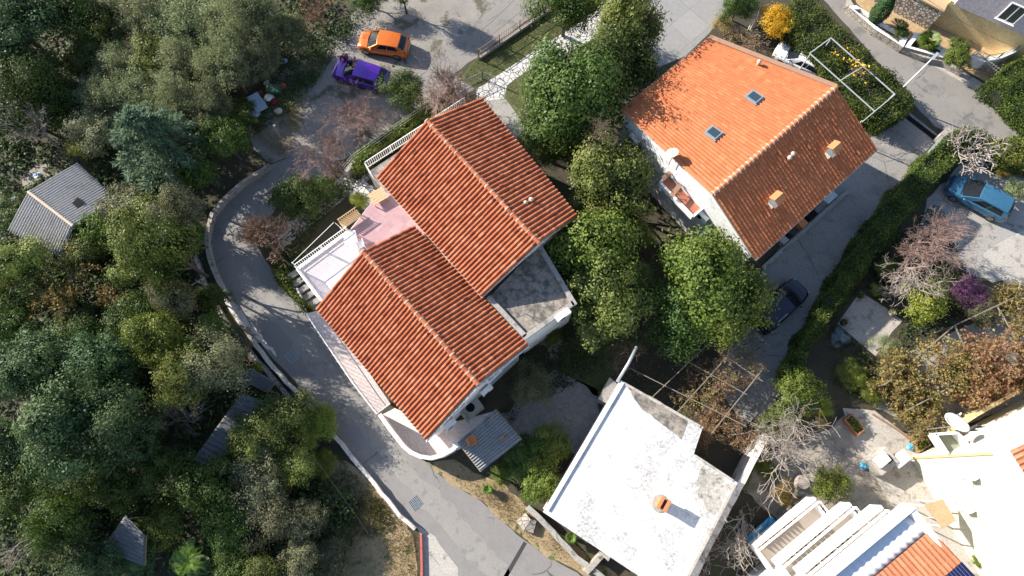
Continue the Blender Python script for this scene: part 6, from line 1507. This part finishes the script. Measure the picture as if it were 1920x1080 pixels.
bare(1408, 960, 84, 'pale twisting bare tree between the long pale wall and the balconies', 'barkpale', 10, levels=5, kids=(5, 3, 3, 2, 2), spread=.9, H=3, trunk=.3, twigr=.011, r0=.10, wander=.6, up=.1, ratio=.8, leaves='vinegreen', leafn=150)
bare(1560, 930, 48, 'smaller pale bare tree over the dark shrub near the balconies', 'barkpale', 21, levels=4, kids=(5, 3, 3, 2), spread=.95, H=3, trunk=.26, twigr=.011, r0=.09, wander=.6, up=.1, ratio=.8)
bare(1340, 1050, 44, 'grey bare twigs reaching over the bottom of the long pale wall', 'twiggrey', 22, levels=4, kids=(5, 3, 3, 2), spread=.95, H=3, trunk=.24, twigr=.010, r0=.1, wander=.5, up=.1)
bare(66, 245, 50, 'grey bare tree left of the blue green cedar', 'twiggrey', 11, levels=5, kids=(5, 3, 3, 3, 2), spread=.7, H=3, trunk=.3, twigr=.007, r0=.11)
bare(105, 560, 62, 'half bare autumn tree with yellow leaves among dark trees', 'vine', 12, levels=5, kids=(5, 3, 3, 2, 2), spread=.8, H=3, trunk=.3, twigr=.006, r0=.1, leaves='autumn', leafn=1900, leafsize=.16)
bare(195, 570, 40, 'small autumn tree with orange yellow leaves right of the half bare one', 'vine', 13, levels=5, kids=(4, 3, 3, 2, 2), spread=.8, H=3, trunk=.3, twigr=.006, r0=.09, leaves='autumn', leafn=1100, leafsize=.16)
bare(600, 28, 36, 'brown tangled bare vine at the top edge above the gravel lot', 'twigred', 14, 'shrub', 'bare_shrub', levels=5, kids=(6, 3, 3, 3, 2), spread=.85, H=3, trunk=.2, twigr=.007, r0=.08)
bare(1035, 655, 26, 'pale dead twigs below the small green shrub by the flat roof', 'barkpale', 15, 'shrub', 'bare_shrub', levels=4, kids=(4, 3, 3, 2), spread=.8, H=3, trunk=.2, twigr=.009, r0=.06)
bare(1385, 100, 42, 'brown dry shrub along the top gable edge of the orange roof, left part', 'vine', 16, 'shrub', 'bare_shrub', levels=5, kids=(6, 3, 3, 2, 2), spread=.9, H=3, trunk=.16, twigr=.008, r0=.07, leaves='autumn', leafn=250)
bare(1428, 112, 24, 'brown dry shrub between the orange roof and the white car', 'vine', 26, 'shrub', 'bare_shrub', levels=5, kids=(6, 3, 3, 2, 2), spread=.9, H=3, trunk=.16, twigr=.008, r0=.07, leaves='autumn', leafn=150)
bare(1655, 268, 14, 'tiny white dead twig beside the lower corner of the orange roof', 'barkpale', 18, 'shrub', 'bare_shrub', levels=3, kids=(4, 3, 2), spread=.7, H=2, trunk=.3, twigr=.012, r0=.04)
bare(445, 70, 50, 'grey bare tree in the olive trees at the top left', 'twiggrey', 19, levels=5, kids=(5, 3, 3, 2, 2), spread=.7, H=3, trunk=.4, twigr=.007, r0=.1)
bare(60, 1010, 60, 'dark grey bare tree in deep shade at the bottom left', 'twiggrey', 20, levels=5, kids=(5, 3, 3, 2, 2), spread=.8, H=3, trunk=.3, twigr=.007, r0=.1)
bare(345, 790, 46, 'grey bare tree beside the narrow corrugated shed roof', 'twiggrey', 23, levels=5, kids=(5, 3, 3, 2, 2), spread=.8, H=3, trunk=.4, twigr=.007, r0=.1)
bare(105, 448, 40, 'grey dead shrub on the lower edge of the gabled corrugated shed', 'twiggrey', 24, 'shrub', 'bare_shrub', levels=5, kids=(6, 3, 3, 2, 2), spread=.8, H=3, trunk=.4, twigr=.007, r0=.07)
VN = [(1200, 690, 40, 'brown bare vine at the top corner of the white roof, around the pale pipe', 31, 'vine', 100), (1255, 690, 44, 'brown bare vine over the dark gap above the white roof', 32, 'vine', 160), (1300, 720, 44, 'reddish vine along the top edge of the white roof', 33, 'vinegreen', 420), (1350, 690, 46, 'yellowing vine in the middle of the wire pergola', 34, 'vinegreen', 520), (1385, 760, 46, 'red brown vine near the end of the long pale wall', 35, 'vine', 700), (1350, 820, 46, 'rust coloured vine in the notch of the white roof', 36, 'vine', 1100), (1330, 770, 36, 'orange leafed vine beside the notch of the white roof', 37, 'vine', 420), (1400, 690, 36, 'brown vine at the driveway end of the wire pergola', 38, 'vinegreen', 260), (1400, 830, 30, 'rusty vine at the end of the long pale wall', 39, 'vine', 420)]
for (x, y, r, lab, sd, lf, n) in VN: bare(x, y, r, lab, 'vine', sd, 'vine', 'grape_vine', levels=4, kids=(7, 3, 3, 3), spread=1.0, H=2.2, trunk=.75, twigr=.007, r0=.05, wander=.6, up=.0, leaves=lf, leafn=n, leafsize=.13)
VR = [(1690, 690, 52, 'yellow green vine over the left end of the right garden trellis', 41, 'vinegreen', 2600), (1760, 650, 56, 'orange and yellow vine in the middle of the right garden trellis', 42, 'vinegreen', 2600), (1835, 640, 56, 'brown canes of vine with sparse leaves near the bougainvillea', 43, 'vine', 1500), (1900, 600, 54, 'tan vine canes at the right edge under the sunlit slab', 44, 'vinegreen', 1500), (1900, 690, 56, 'reddish vine at the right edge above the beige garden wall', 45, 'vine', 2400), (1830, 720, 52, 'red and gold vine against the beige garden wall', 46, 'vine', 2600), (1755, 735, 52, 'gold vine between the yard and the big satellite dish', 47, 'vinegreen', 2400), (1690, 750, 40, 'red leafed vine above the pale yard', 48, 'vine', 1600), (1745, 790, 30, 'low yellowing vine beside the wooden planter', 49, 'vinegreen', 900)]
for (x, y, r, lab, sd, lf, n) in VR: bare(x, y, r, lab, 'vine', sd, 'vine', 'grape_vine', levels=4, kids=(8, 4, 3, 3), spread=1.0, H=2.2, trunk=.75, twigr=.008, r0=.05, wander=.6, up=.0, leaves=lf, leafn=n*2, leafsize=.17)
bare(1600, 118, 46, 'yellow leafed vine climbing the white pergola frame', 'vine', 51, 'vine', 'grape_vine', levels=4, kids=(6, 3, 3, 2), spread=1.0, H=2.3, trunk=.8, twigr=.006, r0=.05, wander=.6, up=0, leaves='gold', leafn=150, leafsize=.2)
# the wood on the left
palm(356, 438, 34, 'bright fan palm at the road bend, catching the sun', 'palm', 21, 2.6, 46, True); palm(405, 612, 44, 'green feather palm beside the mossy lower street wall', 'palm', 22, 2.2, 30); palm(352, 648, 30, 'feather palm half hidden by laurels left of the street', 'darkpalm', 23, 2.0, 24); palm(352, 1052, 44, 'bright feather palm at the bottom edge of the wood', 'palm', 24, 2.0, 28)
WOOD = [
 (30, 50, 80, 'oak', 'dark oak in the top left corner', 1.2, 'pine'), (125, 18, 66, 'oak', 'dark oak at the top edge right of the corner oak', 1.1, 'laurel'),
 (205, 62, 46, 'oak', 'yellow green lit tree at the top left, beside the dark oaks', 1.1, 'olv'), (270, 22, 58, 'olive', 'grey green olive at the top edge, leftmost of the olives', 1, None),
 (335, 48, 60, 'olive', 'grey green olive second from the left along the top edge', 1, None), (405, 42, 62, 'olive', 'grey green olive behind the grey bare tree at the top', 1, None), (478, 30, 56, 'olive', 'pale olive nearest the brown tangled vine', 1.6, None), (545, 66, 46, 'olive', 'olive at the edge of the gravel lot', 1.15, None), (690, -14, 34, 'oak', 'dark tree peeking in at the top edge above the gravel lot', 1.0, 'laurel'), (752, -22, 36, 'oak', 'dark tree peeking in at the top edge, nearer the worn lane', 1.6, 'laurel'),
 (158, 108, 44, 'oak', 'small lit oak below the dark oaks', 1, 'olv'), (222, 118, 50, 'olive', 'olive above the blue green cedar, left one', 1, None), (282, 108, 48, 'oak', 'rounded mid green oak between olives', 1, None), (342, 128, 58, 'olive', 'broad olive above the blue green cedar, right one', 1, None), (425, 120, 56, 'olive', 'fine leafed olive beside the rubbish pile, upper one', 1.5, None), (487, 118, 46, 'olive', 'olive shrub with yellowing twigs near the rubbish pile', 1.2, 'grey'),
 (60, 150, 66, 'laurel', 'shiny dark laurel at the left edge under the oaks', 1.1, None), (14, 115, 46, 'oak', 'grey toned oak at the left edge', 1, 'grey'), (103, 188, 52, 'laurel', 'laurel with bright leaf tips above the grey bare tree', 1, None), (188, 176, 52, 'olive', 'olive on the left of the cedar, upper one', 1, None), (262, 176, 56, 'olive', 'olive directly above the cedar', 1, None), (336, 190, 52, 'olive', 'olive touching the cedar from the upper right', 1.4, None), (390, 200, 46, 'olive', 'shaded olive right of the cedar', 1.6, 'grey'),
 (292, 268, 92, 'cedar', 'big blue green cedar above the corrugated shed', 1.15, None), (178, 245, 50, 'oak', 'olive green oak left of the cedar', 1, 'grey'), (160, 282, 34, 'lime', 'yellow green bush behind the corrugated shed', .8, None), (28, 205, 56, 'laurel', 'dark laurel left of the grey bare tree', 1, None), (420, 262, 44, 'shrub', 'dark shrub in the hollow by the gravel lot', 1.6, 'laurel'), (372, 318, 36, 'shrub', 'dark shrub beside the wooden pole on its concrete block', 1.7, 'laurel'), (455, 215, 34, 'shrub', 'dark shrub below the rubbish pile', .7, 'laurel'),
 (232, 388, 54, 'oak', 'dusty green oak touching the right side of the corrugated shed', 1, 'grey'), (190, 432, 44, 'laurel2', 'bright green tree below the corrugated shed', 1, 'shrub'), (262, 425, 62, 'oak', 'mid green oak right below the corrugated shed', 1, None), (318, 470, 66, 'oak', 'dark oak left of the fan palm', 2.1, 'laurel'), (330, 395, 44, 'oak', 'dusty oak between cedar and fan palm', 1.7, 'grey'), (20, 400, 38, 'shrub', 'dark shrub left of the corrugated shed', .9, 'laurel'), (165, 486, 44, 'lime', 'yellow green tree under the corrugated shed', 1, 'olv'), (245, 500, 46, 'oak', 'dark oak above the autumn trees', 1, None),
 (40, 520, 72, 'oak', 'large oak at the left edge above the autumn trees', 1.05, None), (30, 600, 56, 'laurel', 'dark laurel at the left edge beside the half bare tree', 1, None), (332, 555, 40, 'oak', 'loose leafed oak close to the street wall', 2.1, 'grey'), (250, 602, 50, 'laurel', 'laurel right of the small autumn tree', 1, None), (298, 636, 54, 'laurel', 'laurel above the dense dark pines, right one', 1.5, 'shrub'), (150, 625, 50, 'laurel', 'dark laurel above the dense dark pines, left one', 1, None), (400, 560, 30, 'laurel', 'small laurel at the mossy lower street wall', 1.5, None),
 (410, 686, 64, 'grey', 'dusty green tree beside the short corrugated roof', 1.4, None), (338, 706, 58, 'oak', 'oak between the pines and the dusty tree', 1.6, None), (440, 640, 36, 'shrub', 'shrub overhanging the mossy lower wall', .9, 'grey'), (486, 688, 12, 'lime', 'tiny yellow bush at the short corrugated roof', 1, None),
 (60, 705, 92, 'pine', 'dense dark pine at the left edge, lit on its top', 1.1, None), (175, 690, 76, 'pine', 'dense pine with yellowish lit top', 1.1, None), (248, 660, 44, 'oak', 'yellow green lit oak on top of the pines', 1.2, 'olv'), (130, 805, 112, 'pine', 'broadest dark pine in the lower left wood', 1.15, None), (248, 795, 76, 'pine', 'dark pine left of the narrow corrugated roof', 1.5, None), (18, 830, 66, 'pine', 'dark pine at the left edge lower down', 1, None), (30, 905, 56, 'laurel', 'laurel with bright tips at the lower left edge', 1, None), (120, 905, 52, 'laurel', 'dark laurel below the broadest pine', 1, None), (215, 905, 50, 'oak', 'very dark oak above the corrugated roof corner', 1.6, 'laurel'), (300, 880, 44, 'oak', 'dark oak left of the narrow corrugated roof end', 1.6, 'laurel'),
 (400, 905, 72, 'oak', 'shaded oak below the narrow corrugated roof', 1, 'laurel'), (300, 985, 46, 'shrub', 'small leafy shrub right of the corrugated roof corner', .9, 'shrub'), (535, 785, 62, 'grey', 'sunlit shrubby tree by the street wall with brownish top', .85, 'olv'), (592, 800, 44, 'shrub', 'yellowish shrub on the street wall', .7, 'lime'), (480, 822, 54, 'oak', 'shaded oak behind the sunlit shrubby tree', 1, None), (548, 872, 48, 'oak', 'dark oak along the lower street', .8, None), (480, 900, 60, 'oak', 'dark dull oak in the middle of the lower wood', 1, 'grey'), (604, 868, 28, 'shrub', 'green shrub between the oak and the dry verge', .6, 'lime'),
 (508, 965, 58, 'grey', 'grey leafed tree in the lower wood', 1, None), (432, 985, 52, 'oak', 'dark oak beside the bright feather palm', 1, 'laurel'), (575, 975, 46, 'olive', 'greyish olive beside the dry verge', 1, 'grey'), (185, 1062, 62, 'pine', 'sunlit dense pine at the bottom edge, left of the palm', .9, None), (262, 1052, 40, 'pine', 'small sunlit pine at the bottom edge next to the palm', .9, None), (110, 985, 56, 'oak', 'blackish oak in deep shade near the bottom left corner', 1.7, 'laurel'), (500, 1062, 44, 'lime', 'light green tree at the bottom edge', 1, 'olv'), (560, 1050, 44, 'oak', 'oak at the bottom edge beside the light green tree', 1, 'grey'), (430, 1065, 44, 'shrub', 'shaded shrub at the bottom edge right of the palm', .9, 'laurel'), (625, 1045, 36, 'shrub', 'dull shrub at the bottom edge by the dry verge', .7, 'grey')]
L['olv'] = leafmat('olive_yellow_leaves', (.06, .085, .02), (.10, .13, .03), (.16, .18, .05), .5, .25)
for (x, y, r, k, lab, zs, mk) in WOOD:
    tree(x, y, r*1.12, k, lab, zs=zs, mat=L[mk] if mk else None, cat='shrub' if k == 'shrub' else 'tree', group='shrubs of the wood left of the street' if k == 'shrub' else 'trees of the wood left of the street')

for o in list(COL.objects):
    if o.parent or 'label' not in o or 'group' in o: continue
    g_ = {'car': 'cars parked around the houses', 'vine': 'grape vines on the trellises', 'hedge': 'hedges around the gardens', 'drain grate': 'drain grates in the street', 'bag': 'bags lying about', 'flower pot': 'pots on the patio slab', 'wire': 'overhead wires', 'utility pole': 'wooden poles by the street', 'box': 'boxes under the orange eave', 'air conditioner': 'air conditioners outside the houses', 'shed': 'corrugated sheds in the wood', 'wall': 'garden and street walls', 'tree': 'garden trees', 'shrub': 'garden shrubs', 'house': 'houses', 'planter': 'planters', 'palm': 'palms', 'railing': 'railings'}.get(o['category'])
    if g_: o['group'] = g_
